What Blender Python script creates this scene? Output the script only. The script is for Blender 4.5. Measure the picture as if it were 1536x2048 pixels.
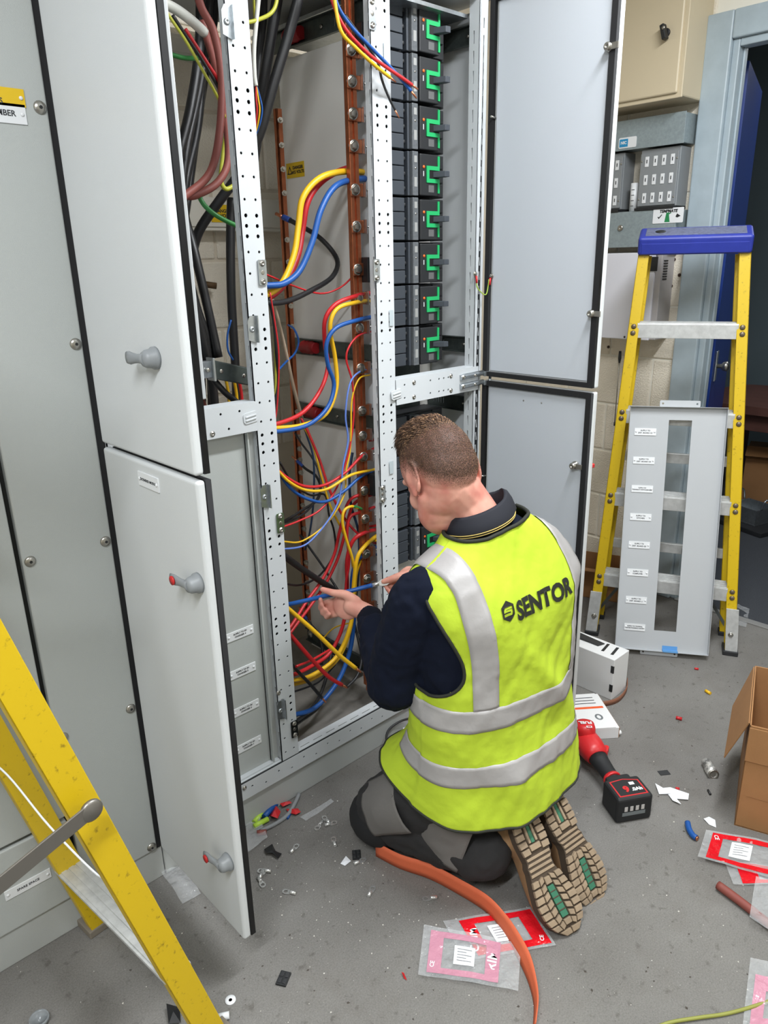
import bpy, bmesh, math, random
from mathutils import Vector, Matrix, noise
random.seed(7)
for o in list(bpy.data.objects): bpy.data.objects.remove(o)
scene = bpy.context.scene
COL = scene.collection
# ---------------------------------------------------------------- camera
# world: +X along the row of cabinets (to the right), +Y into the cabinets, +Z up, metres
FPX, CX, CY = 1480.0, 768.0, 1024.0
AX = Vector((0.7273, -0.6861, -0.0203))      # filled exactly below
_d = Vector((94.0, 4376.0, FPX)).normalized()
_hx = 1669.0
_x = Vector((_hx, (-FPX * FPX - 94 * _hx) / 4376.0, FPX)).normalized()
_z = -_d
_y = _z.cross(_x)
RM = Matrix((_x, _y, _z))                    # camera (x right, y down, z forward) -> world
CAM = Vector((0.0, 0.0, 1.6))
camd = bpy.data.cameras.new('camera'); cam = bpy.data.objects.new('camera', camd); COL.objects.link(cam)
camd.sensor_fit = 'VERTICAL'; camd.sensor_height = 24.0; camd.lens = 24.0 * FPX / 2048.0
camd.clip_start = 0.02; camd.clip_end = 60
r_, u_, b_ = RM @ Vector((1, 0, 0)), RM @ Vector((0, -1, 0)), RM @ Vector((0, 0, -1))
cam.matrix_world = Matrix(((r_.x, u_.x, b_.x, CAM.x), (r_.y, u_.y, b_.y, CAM.y), (r_.z, u_.z, b_.z, CAM.z), (0, 0, 0, 1)))
scene.camera = cam
# ---------------------------------------------------------------- light and exposure
w = bpy.data.worlds.new('world'); scene.world = w; w.use_nodes = True
w.node_tree.nodes['Background'].inputs[0].default_value = (0.93, 0.96, 1.0, 1)
w.node_tree.nodes['Background'].inputs[1].default_value = 0.12
LAMPS = [((1.75, 0.62, 2.86), 1.4, 0.14, 0.0, 36.0), ((-0.75, 0.10, 2.86), 1.4, 0.14, 0.0, 42.0),
         ((1.6, -1.9, 2.86), 1.4, 0.14, 0.0, 16.0), ((4.8, 1.0, 2.86), 1.2, 0.14, 0.0, 6.0)]  # last two are added: fill behind the camera, and one to brighten the hall
for i, (lp, lx, ly, rz, en) in enumerate(LAMPS):
    ld = bpy.data.lights.new('ceiling_lamp_light', 'AREA'); ld.shape = 'RECTANGLE'; ld.size = lx; ld.size_y = ly
    ld.energy = en; ld.color = (0.92, 0.962, 1.0)
    lo = bpy.data.objects.new('ceiling_lamp_light', ld); COL.objects.link(lo); lo.location = lp; lo.rotation_euler = (0, 0, rz)
vs = scene.view_settings
scene.display_settings.display_device = 'sRGB'
vs.view_transform = 'Standard'; vs.look = 'None'; vs.gamma = 1.0; vs.use_curve_mapping = False
vs.exposure = 0.93

# ---------------------------------------------------------------- pixel helpers (photo frame 1536 x 2048)
def ray(px, py): return RM @ Vector((px - CX, py - CY, FPX))
def fl(px, py, z=0.0):
    r = ray(px, py); return CAM + r * ((z - CAM.z) / r.z)
def oy(px, py, y):
    r = ray(px, py); return CAM + r * ((y - CAM.y) / r.y)
def ox(px, py, x):
    r = ray(px, py); return CAM + r * ((x - CAM.x) / r.x)

# ---------------------------------------------------------------- materials
def lin(c):
    out = []
    for v in c[:3]:
        v = v / 255.0
        out.append(v / 12.92 if v <= 0.04045 else ((v + 0.055) / 1.055) ** 2.4)
    return (out[0], out[1], out[2], 1.0)
MATS = {}
def mat(name, rgb, rough=0.5, metal=0.0, bump=0.0, bscale=200.0, var=0.0, vscale=6.0, dark=None, alpha=1.0, trans=0.0, spec=0.5, sheen=0.0, emit=None, coat=0.0, dist=0.002, thr=(0.45, 0.75)):
    if name in MATS: return MATS[name]
    m = bpy.data.materials.new(name); m.use_nodes = True
    nt = m.node_tree; N = nt.nodes; L = nt.links; b = N['Principled BSDF']
    c = lin(rgb)
    b.inputs['Base Color'].default_value = c
    b.inputs['Roughness'].default_value = rough; b.inputs['Metallic'].default_value = metal
    b.inputs['Specular IOR Level'].default_value = spec
    if sheen: b.inputs['Sheen Weight'].default_value = sheen
    if coat: b.inputs['Coat Weight'].default_value = coat
    if alpha < 1: b.inputs['Alpha'].default_value = alpha
    if trans: b.inputs['Transmission Weight'].default_value = trans
    if emit:
        b.inputs['Emission Color'].default_value = lin(emit[0]); b.inputs['Emission Strength'].default_value = emit[1]
    tc = None
    if var > 0 or bump > 0:
        tc = N.new('ShaderNodeTexCoord')
    if var > 0:
        n = N.new('ShaderNodeTexNoise'); n.inputs['Scale'].default_value = vscale; n.inputs['Detail'].default_value = 6; n.inputs['Roughness'].default_value = 0.6
        L.new(tc.outputs['Object'], n.inputs['Vector'])
        rp = N.new('ShaderNodeValToRGB'); rp.color_ramp.elements[0].position = thr[0] - 0.1; rp.color_ramp.elements[1].position = thr[1]
        dk = lin(dark) if dark else tuple(v * (1 - var) for v in c[:3]) + (1,)
        rp.color_ramp.elements[0].color = c
        rp.color_ramp.elements[1].color = tuple(c[i] * (1 - var) + dk[i] * var for i in range(3)) + (1,) if dark else dk
        L.new(n.outputs['Fac'], rp.inputs['Fac']); L.new(rp.outputs['Color'], b.inputs['Base Color'])
    if bump > 0:
        n2 = N.new('ShaderNodeTexNoise'); n2.inputs['Scale'].default_value = bscale; n2.inputs['Detail'].default_value = 3
        L.new(tc.outputs['Object'], n2.inputs['Vector'])
        bp = N.new('ShaderNodeBump'); bp.inputs['Strength'].default_value = bump; bp.inputs['Distance'].default_value = dist
        L.new(n2.outputs['Fac'], bp.inputs['Height']); L.new(bp.outputs['Normal'], b.inputs['Normal'])
    MATS[name] = m
    return m

# ---------------------------------------------------------------- mesh helpers
class MB:
    def __init__(s): s.v = []; s.f = []; s.sm = []
    def add(s, vs_, fs, smooth=False):
        o = len(s.v); s.v += [tuple(v) for v in vs_]; s.f += [tuple(i + o for i in f) for f in fs]; s.sm += [smooth] * len(fs); return s
    def box(s, a, b):
        x0, y0, z0 = (min(a[i], b[i]) for i in range(3)); x1, y1, z1 = (max(a[i], b[i]) for i in range(3))
        return s.add([(x0, y0, z0), (x1, y0, z0), (x1, y1, z0), (x0, y1, z0), (x0, y0, z1), (x1, y0, z1), (x1, y1, z1), (x0, y1, z1)],
                     [(0, 3, 2, 1), (4, 5, 6, 7), (0, 1, 5, 4), (1, 2, 6, 5), (2, 3, 7, 6), (3, 0, 4, 7)])
    def obox(s, c, ux, uy, uz):
        """oriented box: centre and three half-extent vectors (right-handed)"""
        c, ux, uy, uz = Vector(c), Vector(ux), Vector(uy), Vector(uz)
        P = [c + ux * i + uy * j + uz * k for k in (-1, 1) for (i, j) in ((-1, -1), (1, -1), (1, 1), (-1, 1))]
        return s.add(P, [(0, 3, 2, 1), (4, 5, 6, 7), (0, 1, 5, 4), (1, 2, 6, 5), (2, 3, 7, 6), (3, 0, 4, 7)])
    def tube(s, pts, r, n=8, caps=True, smooth=True):
        pts = [Vector(p) for p in pts]; rs = r if isinstance(r, (list, tuple)) else [r] * len(pts)
        base = []; up = None
        for i, p in enumerate(pts):
            t = (pts[min(i + 1, len(pts) - 1)] - pts[max(i - 1, 0)])
            if t.length < 1e-9: t = Vector((0, 0, 1))
            t.normalize()
            if up is None:
                up = Vector((0, 0, 1)) if abs(t.z) < 0.9 else Vector((1, 0, 0))
            sx = up - t * up.dot(t)
            if sx.length < 1e-6: sx = t.orthogonal()
            sx.normalize(); sy = t.cross(sx); up = sx
            base += [p + (sx * math.cos(2 * math.pi * k / n) + sy * math.sin(2 * math.pi * k / n)) * rs[i] for k in range(n)]
        m = len(pts)
        fs = [(i * n + k, i * n + (k + 1) % n, (i + 1) * n + (k + 1) % n, (i + 1) * n + k) for i in range(m - 1) for k in range(n)]
        o = len(s.v); s.add(base, fs, smooth)
        if caps:
            s.f += [tuple(o + k for k in reversed(range(n))), tuple(o + (m - 1) * n + k for k in range(n))]; s.sm += [False, False]
        return s
    def cyl(s, a, b, r, n=16, r2=None): return s.tube([a, b], [r, r if r2 is None else r2], n)
    def lathe(s, o, ax, prof, n=16, smooth=True):
        o = Vector(o); ax = Vector(ax).normalized(); sx = ax.orthogonal().normalized(); sy = ax.cross(sx)
        P = [o + ax * h + (sx * math.cos(2 * math.pi * k / n) + sy * math.sin(2 * math.pi * k / n)) * r for (r, h) in prof for k in range(n)]
        m = len(prof)
        fs = [(i * n + k, i * n + (k + 1) % n, (i + 1) * n + (k + 1) % n, (i + 1) * n + k) for i in range(m - 1) for k in range(n)]
        b = len(s.v); s.add(P, fs, smooth)
        if prof[-1][0] > 1e-6: s.f.append(tuple(b + (m - 1) * n + k for k in range(n))); s.sm.append(False)
        if prof[0][0] > 1e-6: s.f.append(tuple(b + k for k in reversed(range(n)))); s.sm.append(False)
        return s
    def sph(s, c, r, n=12, m=8):
        c = Vector(c); rr = Vector(r) if not isinstance(r, (int, float)) else Vector((r, r, r))
        P = [c + Vector((0, 0, -rr.z))]
        for j in range(1, m):
            a = math.pi * j / m - math.pi / 2
            P += [c + Vector((math.cos(a) * math.cos(2 * math.pi * k / n) * rr.x, math.cos(a) * math.sin(2 * math.pi * k / n) * rr.y, math.sin(a) * rr.z)) for k in range(n)]
        P.append(c + Vector((0, 0, rr.z))); T = len(P) - 1
        fs = [(0, 1 + (k + 1) % n, 1 + k) for k in range(n)]
        fs += [(1 + j * n + k, 1 + j * n + (k + 1) % n, 1 + (j + 1) * n + (k + 1) % n, 1 + (j + 1) * n + k) for j in range(m - 2) for k in range(n)]
        fs += [(T, 1 + (m - 2) * n + k, 1 + (m - 2) * n + (k + 1) % n) for k in range(n)]
        return s.add(P, fs, True)
    def prism(s, poly, d):
        """closed 3-D polygon extruded along d"""
        d = Vector(d); n = len(poly); P = [Vector(p) for p in poly]; nrm = Vector((0, 0, 0))
        for i in range(n): nrm += P[i].cross(P[(i + 1) % n])
        if nrm.dot(d) < 0: P.reverse()
        return s.add(P + [p + d for p in P], [tuple(reversed(range(n))), tuple(range(n, 2 * n))] + [(i, (i + 1) % n, n + (i + 1) % n, n + i) for i in range(n)])
    def grid(s, rows, closed=False, smooth=True):
        m = len(rows); n = len(rows[0]); P = [p for r in rows for p in r]
        kk = n if closed else n - 1
        return s.add(P, [(i * n + k, i * n + (k + 1) % n, (i + 1) * n + (k + 1) % n, (i + 1) * n + k) for i in range(m - 1) for k in range(kk)], smooth)
    def mesh(s, name):
        me = bpy.data.meshes.new(name); me.from_pydata(s.v, [], s.f)
        me.polygons.foreach_set('use_smooth', s.sm); me.update(); return me
    def build(s, name, m, parent=None, bevel=0.0, seg=2, sub=0, solid=0.0):
        return link(name, s.mesh(name), m, parent, bevel, seg, sub, solid)
def link(name, me, m, parent=None, bevel=0.0, seg=2, sub=0, solid=0.0):
    o = bpy.data.objects.new(name, me); COL.objects.link(o)
    if m is not None and not me.materials: me.materials.append(m)
    if parent is not None: o.parent = parent; o.matrix_parent_inverse = parent.matrix_world.inverted()
    if solid:
        md = o.modifiers.new('solid', 'SOLIDIFY'); md.thickness = solid; md.offset = 0
    if sub:
        md = o.modifiers.new('sub', 'SUBSURF'); md.levels = sub; md.render_levels = sub
    if bevel:
        md = o.modifiers.new('bevel', 'BEVEL'); md.width = bevel; md.segments = seg; md.limit_method = 'ANGLE'; md.angle_limit = math.radians(40)
    return o
def tag(o, label, cat=None, group=None, kind=None):
    o['label'] = label
    if cat: o['category'] = cat
    if group: o['group'] = group
    if kind: o['kind'] = kind
    return o
def thing(name, label, cat, loc=(0, 0, 0), group=None, rz=0.0, M=None):
    o = bpy.data.objects.new(name, None); COL.objects.link(o); o.empty_display_size = 0.05
    o.matrix_world = M if M is not None else Matrix.Translation(Vector(loc)) @ Matrix.Rotation(rz, 4, 'Z')
    return tag(o, label, cat, group)
def child(name, me, m, parent, **k):
    """part whose mesh is given in the parent's local space"""
    o = link(name, me if not isinstance(me, MB) else me.mesh(name), m, None, **k); o.parent = parent; return o
def copy_tree(o, parent=None):
    c = o.copy(); COL.objects.link(c); c.parent = parent
    for ch in list(o.children): copy_tree(ch, c)
    return c
def struct(o, label=None):
    o['kind'] = 'structure'
    if label: o['label'] = label
    return o
def smooth_path(pts, k=6):
    P = [Vector(p) for p in pts]
    if len(P) < 3: return P
    P = [P[0] * 2 - P[1]] + P + [P[-1] * 2 - P[-2]]; out = []
    for i in range(1, len(P) - 2):
        for j in range(k):
            t = j / k; a, b, c, d = P[i - 1], P[i], P[i + 1], P[i + 2]
            out.append(0.5 * ((2 * b) + (c - a) * t + (2 * a - 5 * b + 4 * c - d) * t * t + (3 * b - a - 3 * c + d) * t ** 3))
    out.append(P[-2]); return out
def flat_mesh(loops, thick, M, name='sheet'):
    """2-D outline (first loop) with holes (other loops), thickness, placed by matrix M; filled by a 2-D curve"""
    cu = bpy.data.curves.new(name, 'CURVE'); cu.dimensions = '2D'; cu.fill_mode = 'BOTH'; cu.extrude = thick / 2
    for lp in loops:
        sp = cu.splines.new('POLY'); sp.points.add(len(lp) - 1); sp.use_cyclic_u = True
        for q, p in zip(sp.points, lp): q.co = (p[0], p[1], 0, 1)
    ob = bpy.data.objects.new('tmp', cu); COL.objects.link(ob)
    dg = bpy.context.evaluated_depsgraph_get(); me = bpy.data.meshes.new_from_object(ob.evaluated_get(dg))
    bpy.data.objects.remove(ob); bpy.data.curves.remove(cu)
    me.name = name; me.transform(M); me.update(); return me
def text_mesh(txt, size, M, bold=0.0, thick=0.0006, sx=1.0, align='CENTER', spacing=1.0, line=1.0, shear=0.0):
    cu = bpy.data.curves.new('text', 'FONT'); cu.body = txt; cu.size = size; cu.align_x = align; cu.align_y = 'CENTER'
    cu.offset = bold; cu.extrude = thick / 2; cu.space_character = spacing; cu.space_line = line; cu.shear = shear; cu.resolution_u = 3
    ob = bpy.data.objects.new('tmp', cu); COL.objects.link(ob)
    dg = bpy.context.evaluated_depsgraph_get(); me = bpy.data.meshes.new_from_object(ob.evaluated_get(dg))
    bpy.data.objects.remove(ob); bpy.data.curves.remove(cu)
    me.transform(M @ Matrix.Diagonal((sx, 1, 1, 1))); me.update(); return me
def frame_m(o, x, y):
    """matrix with origin o, local x and y axes (unit), z = x cross y"""
    x = Vector(x).normalized(); y = Vector(y); y = (y - x * y.dot(x)).normalized(); z = x.cross(y); o = Vector(o)
    return Matrix(((x.x, y.x, z.x, o.x), (x.y, y.y, z.y, o.y), (x.z, y.z, z.z, o.z), (0, 0, 0, 1)))
def circ(u, v, r, n=10, ry=None): return [(u + r * math.cos(2 * math.pi * k / n), v + (ry or r) * math.sin(2 * math.pi * k / n)) for k in range(n)]
def rect(u0, v0, u1, v1): return [(u0, v0), (u1, v0), (u1, v1), (u0, v1)]
def rrect(u0, v0, u1, v1, r, n=4):
    P = []
    for cx_, cy_, a in ((u1 - r, v0 + r, -90), (u1 - r, v1 - r, 0), (u0 + r, v1 - r, 90), (u0 + r, v0 + r, 180)):
        P += [(cx_ + r * math.cos(math.radians(a + 90 * k / n)), cy_ + r * math.sin(math.radians(a + 90 * k / n))) for k in range(n + 1)]
    return P
# ---------------------------------------------------------------- shared materials
WHITE = mat('white_powder_coat', (200, 204, 207), 0.42, bump=0.12, bscale=900)
GREYP = mat('light_grey_powder_coat', (178, 182, 180), 0.45, bump=0.25, bscale=700)
PLINTH = mat('plinth_grey_paint', (176, 179, 177), 0.5, bump=0.2, bscale=600)
GASKET = mat('black_foam_gasket', (22, 22, 24), 0.85)
ZINC = mat('zinc_plated_steel', (190, 196, 200), 0.32, 0.9, var=0.25, vscale=60)
DARKZINC = mat('dark_galvanised_steel', (92, 100, 98), 0.42, 0.75, var=0.35, vscale=40)
STEEL = mat('bolt_steel', (175, 172, 165), 0.3, 0.95)
COPPER = mat('copper_bar', (190, 114, 78), 0.36, 0.78, var=0.45, vscale=30, dark=(112, 62, 44))
COPPERW = mat('copper_strand', (205, 130, 95), 0.35, 0.9)
BLACKP = mat('black_plastic', (30, 31, 33), 0.5)
DARKGREYP = mat('dark_grey_plastic', (58, 63, 70), 0.55, bump=0.1, bscale=500)
CHARC = mat('charcoal_plastic', (40, 41, 43), 0.5)
GREEN = mat('green_plastic', (28, 168, 96), 0.45)
LABELW = mat('white_engraved_laminate', (226, 228, 230), 0.4)
LABELB = mat('label_lettering', (52, 54, 58), 0.6)
GREYPL = mat('grey_handle_plastic', (138, 142, 145), 0.45)
REDP = mat('red_plastic', (196, 40, 40), 0.45)
YELLOWL = mat('yellow_warning_vinyl', (224, 186, 22), 0.45)
# ================================================================ the setting
def concrete():
    m = bpy.data.materials.new('worn_concrete'); m.use_nodes = True; nt = m.node_tree; N = nt.nodes; L = nt.links; b = N['Principled BSDF']
    tc = N.new('ShaderNodeTexCoord')
    def nz(sc, det, rg=0.6):
        n = N.new('ShaderNodeTexNoise'); n.inputs['Scale'].default_value = sc; n.inputs['Detail'].default_value = det; n.inputs['Roughness'].default_value = rg
        L.new(tc.outputs['Object'], n.inputs['Vector']); return n
    def ramp(src, p0, c0, p1, c1):
        r = N.new('ShaderNodeValToRGB'); r.color_ramp.elements[0].position = p0; r.color_ramp.elements[1].position = p1
        r.color_ramp.elements[0].color = c0; r.color_ramp.elements[1].color = c1; L.new(src, r.inputs['Fac']); return r
    def mix(f, a, b2, t='MIX'):
        x = N.new('ShaderNodeMix'); x.data_type = 'RGBA'; x.blend_type = t
        if isinstance(f, float): x.inputs[0].default_value = f
        else: L.new(f, x.inputs[0])
        for s_, i in ((a, 6), (b2, 7)):
            if isinstance(s_, tuple): x.inputs[i].default_value = s_
            else: L.new(s_, x.inputs[i])
        return x.outputs[2]
    base = ramp(nz(2.2, 8).outputs['Fac'], 0.3, lin((106, 103, 99)), 0.72, lin((128, 126, 122)))
    fine = ramp(nz(260, 3, 0.75).outputs['Fac'], 0.32, (0.66, 0.66, 0.66, 1), 0.68, (1.16, 1.16, 1.16, 1))
    c = mix(0.8, base.outputs['Color'], fine.outputs['Color'], 'MULTIPLY')
    spots = ramp(nz(34, 3).outputs['Fac'], 0.60, (0, 0, 0, 1), 0.72, (0.55, 0.55, 0.55, 1))
    c = mix(spots.outputs['Color'], c, lin((72, 68, 63)))
    stain = ramp(nz(4.3, 5).outputs['Fac'], 0.56, (0, 0, 0, 1), 0.75, (0.35, 0.35, 0.35, 1))
    c = mix(stain.outputs['Color'], c, lin((90, 83, 76)))
    v = N.new('ShaderNodeTexVoronoi'); v.inputs['Scale'].default_value = 46; L.new(tc.outputs['Object'], v.inputs['Vector'])
    ws = ramp(v.outputs['Distance'], 0.035, (1, 1, 1, 1), 0.06, (0, 0, 0, 1))
    sel = ramp(nz(9, 2).outputs['Fac'], 0.6, (0, 0, 0, 1), 0.62, (0.8, 0.8, 0.8, 1))
    both = mix(1.0, ws.outputs['Color'], sel.outputs['Color'], 'MULTIPLY')
    c = mix(both, c, lin((222, 220, 214)))
    L.new(c, b.inputs['Base Color']); b.inputs['Roughness'].default_value = 0.78
    bp = N.new('ShaderNodeBump'); bp.inputs['Strength'].default_value = 0.35; bp.inputs['Distance'].default_value = 0.003
    L.new(nz(90, 5).outputs['Fac'], bp.inputs['Height']); L.new(bp.outputs['Normal'], b.inputs['Normal'])
    return m
XW, YW, ZC = 3.32, 2.42, 3.0
struct(MB().box((-2.4, -3.4, -0.1), (3.30, YW + .1, 0)).build('floor', concrete()))
struct(MB().box((3.30, -1.6, -0.1), (6.4, 3.4, 0.004)).build('floor_hall', mat('dark_speckled_carpet', (74, 78, 84), 0.95, bump=1.0, bscale=420, var=0.55, vscale=260, dist=.004)))
CREAM = mat('cream_painted_block', (236, 227, 210), 0.75, bump=0.9, bscale=150, var=.10, vscale=5, dist=.004)
MORT = mat('cream_painted_mortar', (216, 205, 186), 0.8)
PLAINW = mat('cream_wall_paint', (234, 230, 218), 0.8)
DARKH = mat('dark_teal_hall_paint', (88, 102, 108), 0.8)
# wall_back with blocks where the cabinet shows it
wb = struct(MB().box((-2.4, YW, 0), (XW + .1, YW + .1, ZC)).build('wall_back', MORT))
BL, BH, BJ = 0.455, 0.236, 0.009
def blocks(parent, along, lo, hi, z0, z1, face, skip=None):
    me_cache = {}
    k = int(math.floor((z0 - 0.2) / BH)); z = 0.2 + k * BH
    while z < z1:
        a = math.floor((lo - (0.33 if k % 2 else 0.10)) / BL) * BL + (0.33 if k % 2 else 0.10)
        while a < hi:
            a0, a1 = max(a, lo), min(a + BL, hi); b0, b1 = max(z, z0), min(z + BH, z1)
            if a1 - a0 > 0.03 and b1 - b0 > 0.03 and not (skip and skip(a0, a1, b0, b1)):
                d = random.uniform(0.003, 0.0055)
                key = (round(a1 - a0, 3), round(b1 - b0, 3))
                if key not in me_cache:
                    W_, H_ = a1 - a0 - BJ, b1 - b0 - BJ
                    m = MB()
                    if along == 'x': m.box((-W_ / 2, -0.006, -H_ / 2), (W_ / 2, 0.02, H_ / 2))
                    else: m.box((-0.006, -W_ / 2, -H_ / 2), (0.02, W_ / 2, H_ / 2))
                    me_cache[key] = m.mesh('block'); me_cache[key].materials.append(CREAM)
                o = bpy.data.objects.new('block', me_cache[key]); COL.objects.link(o); o.parent = parent
                o.location = ((a0 + a1) / 2, face - d + .004, (b0 + b1) / 2) if along == 'x' else (face - d + .004, (a0 + a1) / 2, (b0 + b1) / 2)
                md = o.modifiers.new('bevel', 'BEVEL'); md.width = 0.006; md.segments = 2
            a += BL
        z += BH; k += 1
blocks(wb, 'x', 0.95, 2.05, 0.9, 2.75, YW)
# wall_right: solid part beside the doorway, with blocks, and the piece above the door
wr = struct(MB().box((XW, 1.54, 0), (XW + .18, YW, ZC)).box((XW, 0.30, 2.46), (XW + .18, 1.54, ZC)).box((XW, -3.4, 0), (XW + .18, 0.30, ZC)).build('wall_right', PLAINW))
blocks(wr, 'y', 1.56, YW - .005, 0.0, 2.93, XW)
struct(MB().box((-2.5, -3.4, 0), (-2.4, YW, ZC)).build('wall_left', PLAINW))
struct(MB().box((-2.5, -3.5, 0), (XW + .1, -3.4, ZC)).build('wall_near', PLAINW))
struct(MB().box((-2.5, -3.5, ZC), (6.4, 3.4, ZC + .1)).build('ceiling', mat('ceiling_white', (235, 234, 230), 0.9)))
# doorway
TEAL = mat('teal_grey_gloss_paint', (168, 182, 190), 0.38, bump=0.12, bscale=60, var=.12, vscale=14)
fr = struct(MB().box((3.272, 1.475, 0), (3.335, 1.582, 2.495)).build('trim_1', TEAL, bevel=.006))
MB().box((3.272, 0.27, 2.395), (3.335, 1.475, 2.495)).build('head_casing', TEAL, fr, bevel=.006)
MB().box((3.290, 1.447, 0), (3.352, 1.475, 2.395)).build('jamb', TEAL, fr, bevel=.004)
MB().box((3.290, 0.40, 2.367), (3.352, 1.447, 2.395)).build('head_lining', TEAL, fr, bevel=.004)
MB().box((3.325, 1.438, 0), (3.352, 1.447, 2.367)).build('door_stop', TEAL, fr, bevel=.003)
MB().box((3.272, 0.27, 0), (3.50, 0.40, 2.395)).build('far_jamb', TEAL, fr, bevel=.004)
tag(fr, 'teal grey painted door frame around the dark doorway', None)
dl = Vector((3.47, 1.50, 0)); dd = Vector((0.955, 0.297, 0)); dn = Vector((0.297, -0.955, 0))
door = struct(MB().obox(dl + dd * .36 + Vector((0, 0, 1.18)), dd * .36, -dn * .02, Vector((0, 0, 1.17))).build('door_1', mat('navy_blue_door_paint', (18, 52, 128), 0.4)))
tag(door, 'dark blue door standing open in the hall beyond the frame', None)
kp = dl + dd * .10 + dn * .024 + Vector((0, 0, 1.10))
MB().obox(kp, dd * .03, -dn * .003, Vector((0, 0, .07))).build('lock_plate', ZINC, door, bevel=.002)
MB().lathe(kp + dn * .002, dn, [(.010, 0), (.010, .02), (.022, .03), (.024, .045), (.012, .055), (0, .056)], 14).build('door_knob', STEEL, door)
struct(MB().box((6.0, -1.6, 0), (6.1, 3.4, ZC)).box((3.5, 2.9, 0), (6.0, 3.0, ZC)).box((3.5, -1.6, 0), (6.0, -1.5, ZC)).build('wall_hall', DARKH))
struct(MB().box((3.272, 0.40, 0), (3.31, 1.447, 0.007)).build('threshold', mat('pale_threshold_strip', (150, 150, 148), .5, .3), bevel=.002))
# ceiling lamps (fixture bodies and diffusers for the lights above, fill and hall ones added)
LW = ['over the man in front of the open doors', 'over the closed section at far left', 'added behind the camera as fill light', 'added in the hall to brighten it']
for (lp, lx, ly, rz, en), lw in zip(LAMPS, LW):
    t = thing('ceiling_lamp', 'long white ceiling strip lamp ' + lw, 'lamp', (lp[0], lp[1], ZC), group='ceiling strip lamps')
    child('lamp_body', MB().box((-lx / 2, -ly / 2, -.07), (lx / 2, ly / 2, 0)), mat('lamp_white', (235, 235, 235), .5), t, bevel=.005)
    child('diffuser', MB().box((-lx / 2 + .02, -ly / 2 + .012, -.10), (lx / 2 - .02, ly / 2 - .012, -.07)), mat('lit_diffuser', (255, 255, 255), .5, emit=((255, 250, 240), 4.0)), t)
# hall furniture seen through the doorway
t = thing('hall_table', 'dark reddish brown round-cornered table in the dark hall', 'table', (5.05, 1.62, 0.004))
BROWN = mat('reddish_brown_wood', (96, 62, 54), .5, var=.3, vscale=12)
child('table_top', flat_mesh([rrect(-.42, -.5, .42, .5, .16)], .05, Matrix.Translation((0, 0, .70))), BROWN, t, bevel=.008)
child('apron', MB().box((-.34, -.42, .56), (.34, .42, .675)), BROWN, t, bevel=.004)
for sx, sy in ((-1, -1), (1, -1), (1, 1), (-1, 1)):
    child('leg', MB().box((sx * .33 - .03, sy * .40 - .03, 0), (sx * .33 + .03, sy * .40 + .03, .56)), BROWN, t, bevel=.004)
t = thing('cardboard_carton', 'brown cardboard carton standing under the hall table', 'box', (5.22, 1.70, 0.004), rz=.3)
CARD = mat('brown_cardboard', (160, 116, 74), .8, var=.12, vscale=9, bump=.15, bscale=300)
child('carton_body', MB().box((-.16, -.2, 0), (.16, .2, .36)), CARD, t, bevel=.004)
child('carton_flap', MB().obox((-.20, 0, .37), (.05, 0, .02), (0, .2, 0), (-.001, 0, .003)), CARD, t)
t = thing('metal_tray_rack', 'small silver metal rack on the dark hall carpet', 'rack', (4.62, 1.62, 0.004), rz=-.3)
child('base_tray', MB().box((-.16, -.2, 0), (.16, .2, .03)), CHARC, t, bevel=.004)
child('basket', MB().box((-.09, -.1, .04), (-.085, .1, .13)).box((.085, -.1, .04), (.09, .1, .13)).box((-.09, -.1, .04), (.09, -.095, .13)).box((-.09, .095, .04), (.09, .1, .13)).box((-.09, -.1, .03), (.09, .1, .04)), ZINC, t, bevel=.002)
for s_ in (-1, 1):
    child('handle', MB().tube(smooth_path([(-.05, s_ * .1, .13), (-.05, s_ * .12, .19), (.05, s_ * .12, .19), (.05, s_ * .1, .13)]), .006, 8), ZINC, t)
# ================================================================ switchboard
YF = 1.616
sb = thing('switchboard', 'open light grey electrical switchboard with perforated frame posts and four open doors', 'switchboard', (1.3, YF, 0))
sl = thing('closed_switchboard_section', 'closed light grey switchboard section with riveted panels at far left', 'switchboard', (0.2, YF, 0))
DARKGAP = mat('gap_shade', (40, 42, 40), .8)  # dark tone paints the shade in the gaps between panels
# ---- closed section (left): carcass behind, then separate panels
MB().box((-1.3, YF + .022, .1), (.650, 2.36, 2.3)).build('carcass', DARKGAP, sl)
MB().box((-1.3, YF + .006, 0), (.650, 2.3, .1)).build('plinth', PLINTH, sl, bevel=.003)
def panel(x0, x1, z0, z1, parent=sl): return MB().box((x0, YF, z0), (x1, YF + .021, z1)).build('cover_panel', GREYP, parent, bevel=.004, seg=3)
pA = panel(.436, .6350, .102, 2.298)
MB().box((.634, YF + .003, .102), (.6515, YF + .024, 2.298)).build('edge_gap_shade', GASKET, sl)  # black strip added to paint the gap beside the door dark
pB = panel(-.30, .424, .338, 2.298)
pC = panel(-.30, .424, .102, .328)
panel(-1.3, -.312, .102, 2.298)
def panel_screw(x, z, parent):
    s_ = MB().lathe((x, YF - .0065, z), (0, 1, 0), [(0, .0008), (.004, .0006), (.0105, .0025), (.0125, .0055), (.0125, .0075)], 16)
    s_.build('screw', STEEL, parent); MB().lathe((x, YF - .0068, z), (0, 1, 0), [(.0035, 0), (.0035, .003)], 6, False).build('screw_socket', BLACKP, parent)
for z in (1.895, 1.448, 1.0, .551, .118):
    panel_screw(.620, z, pA); panel_screw(.452, z, pA)
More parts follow.
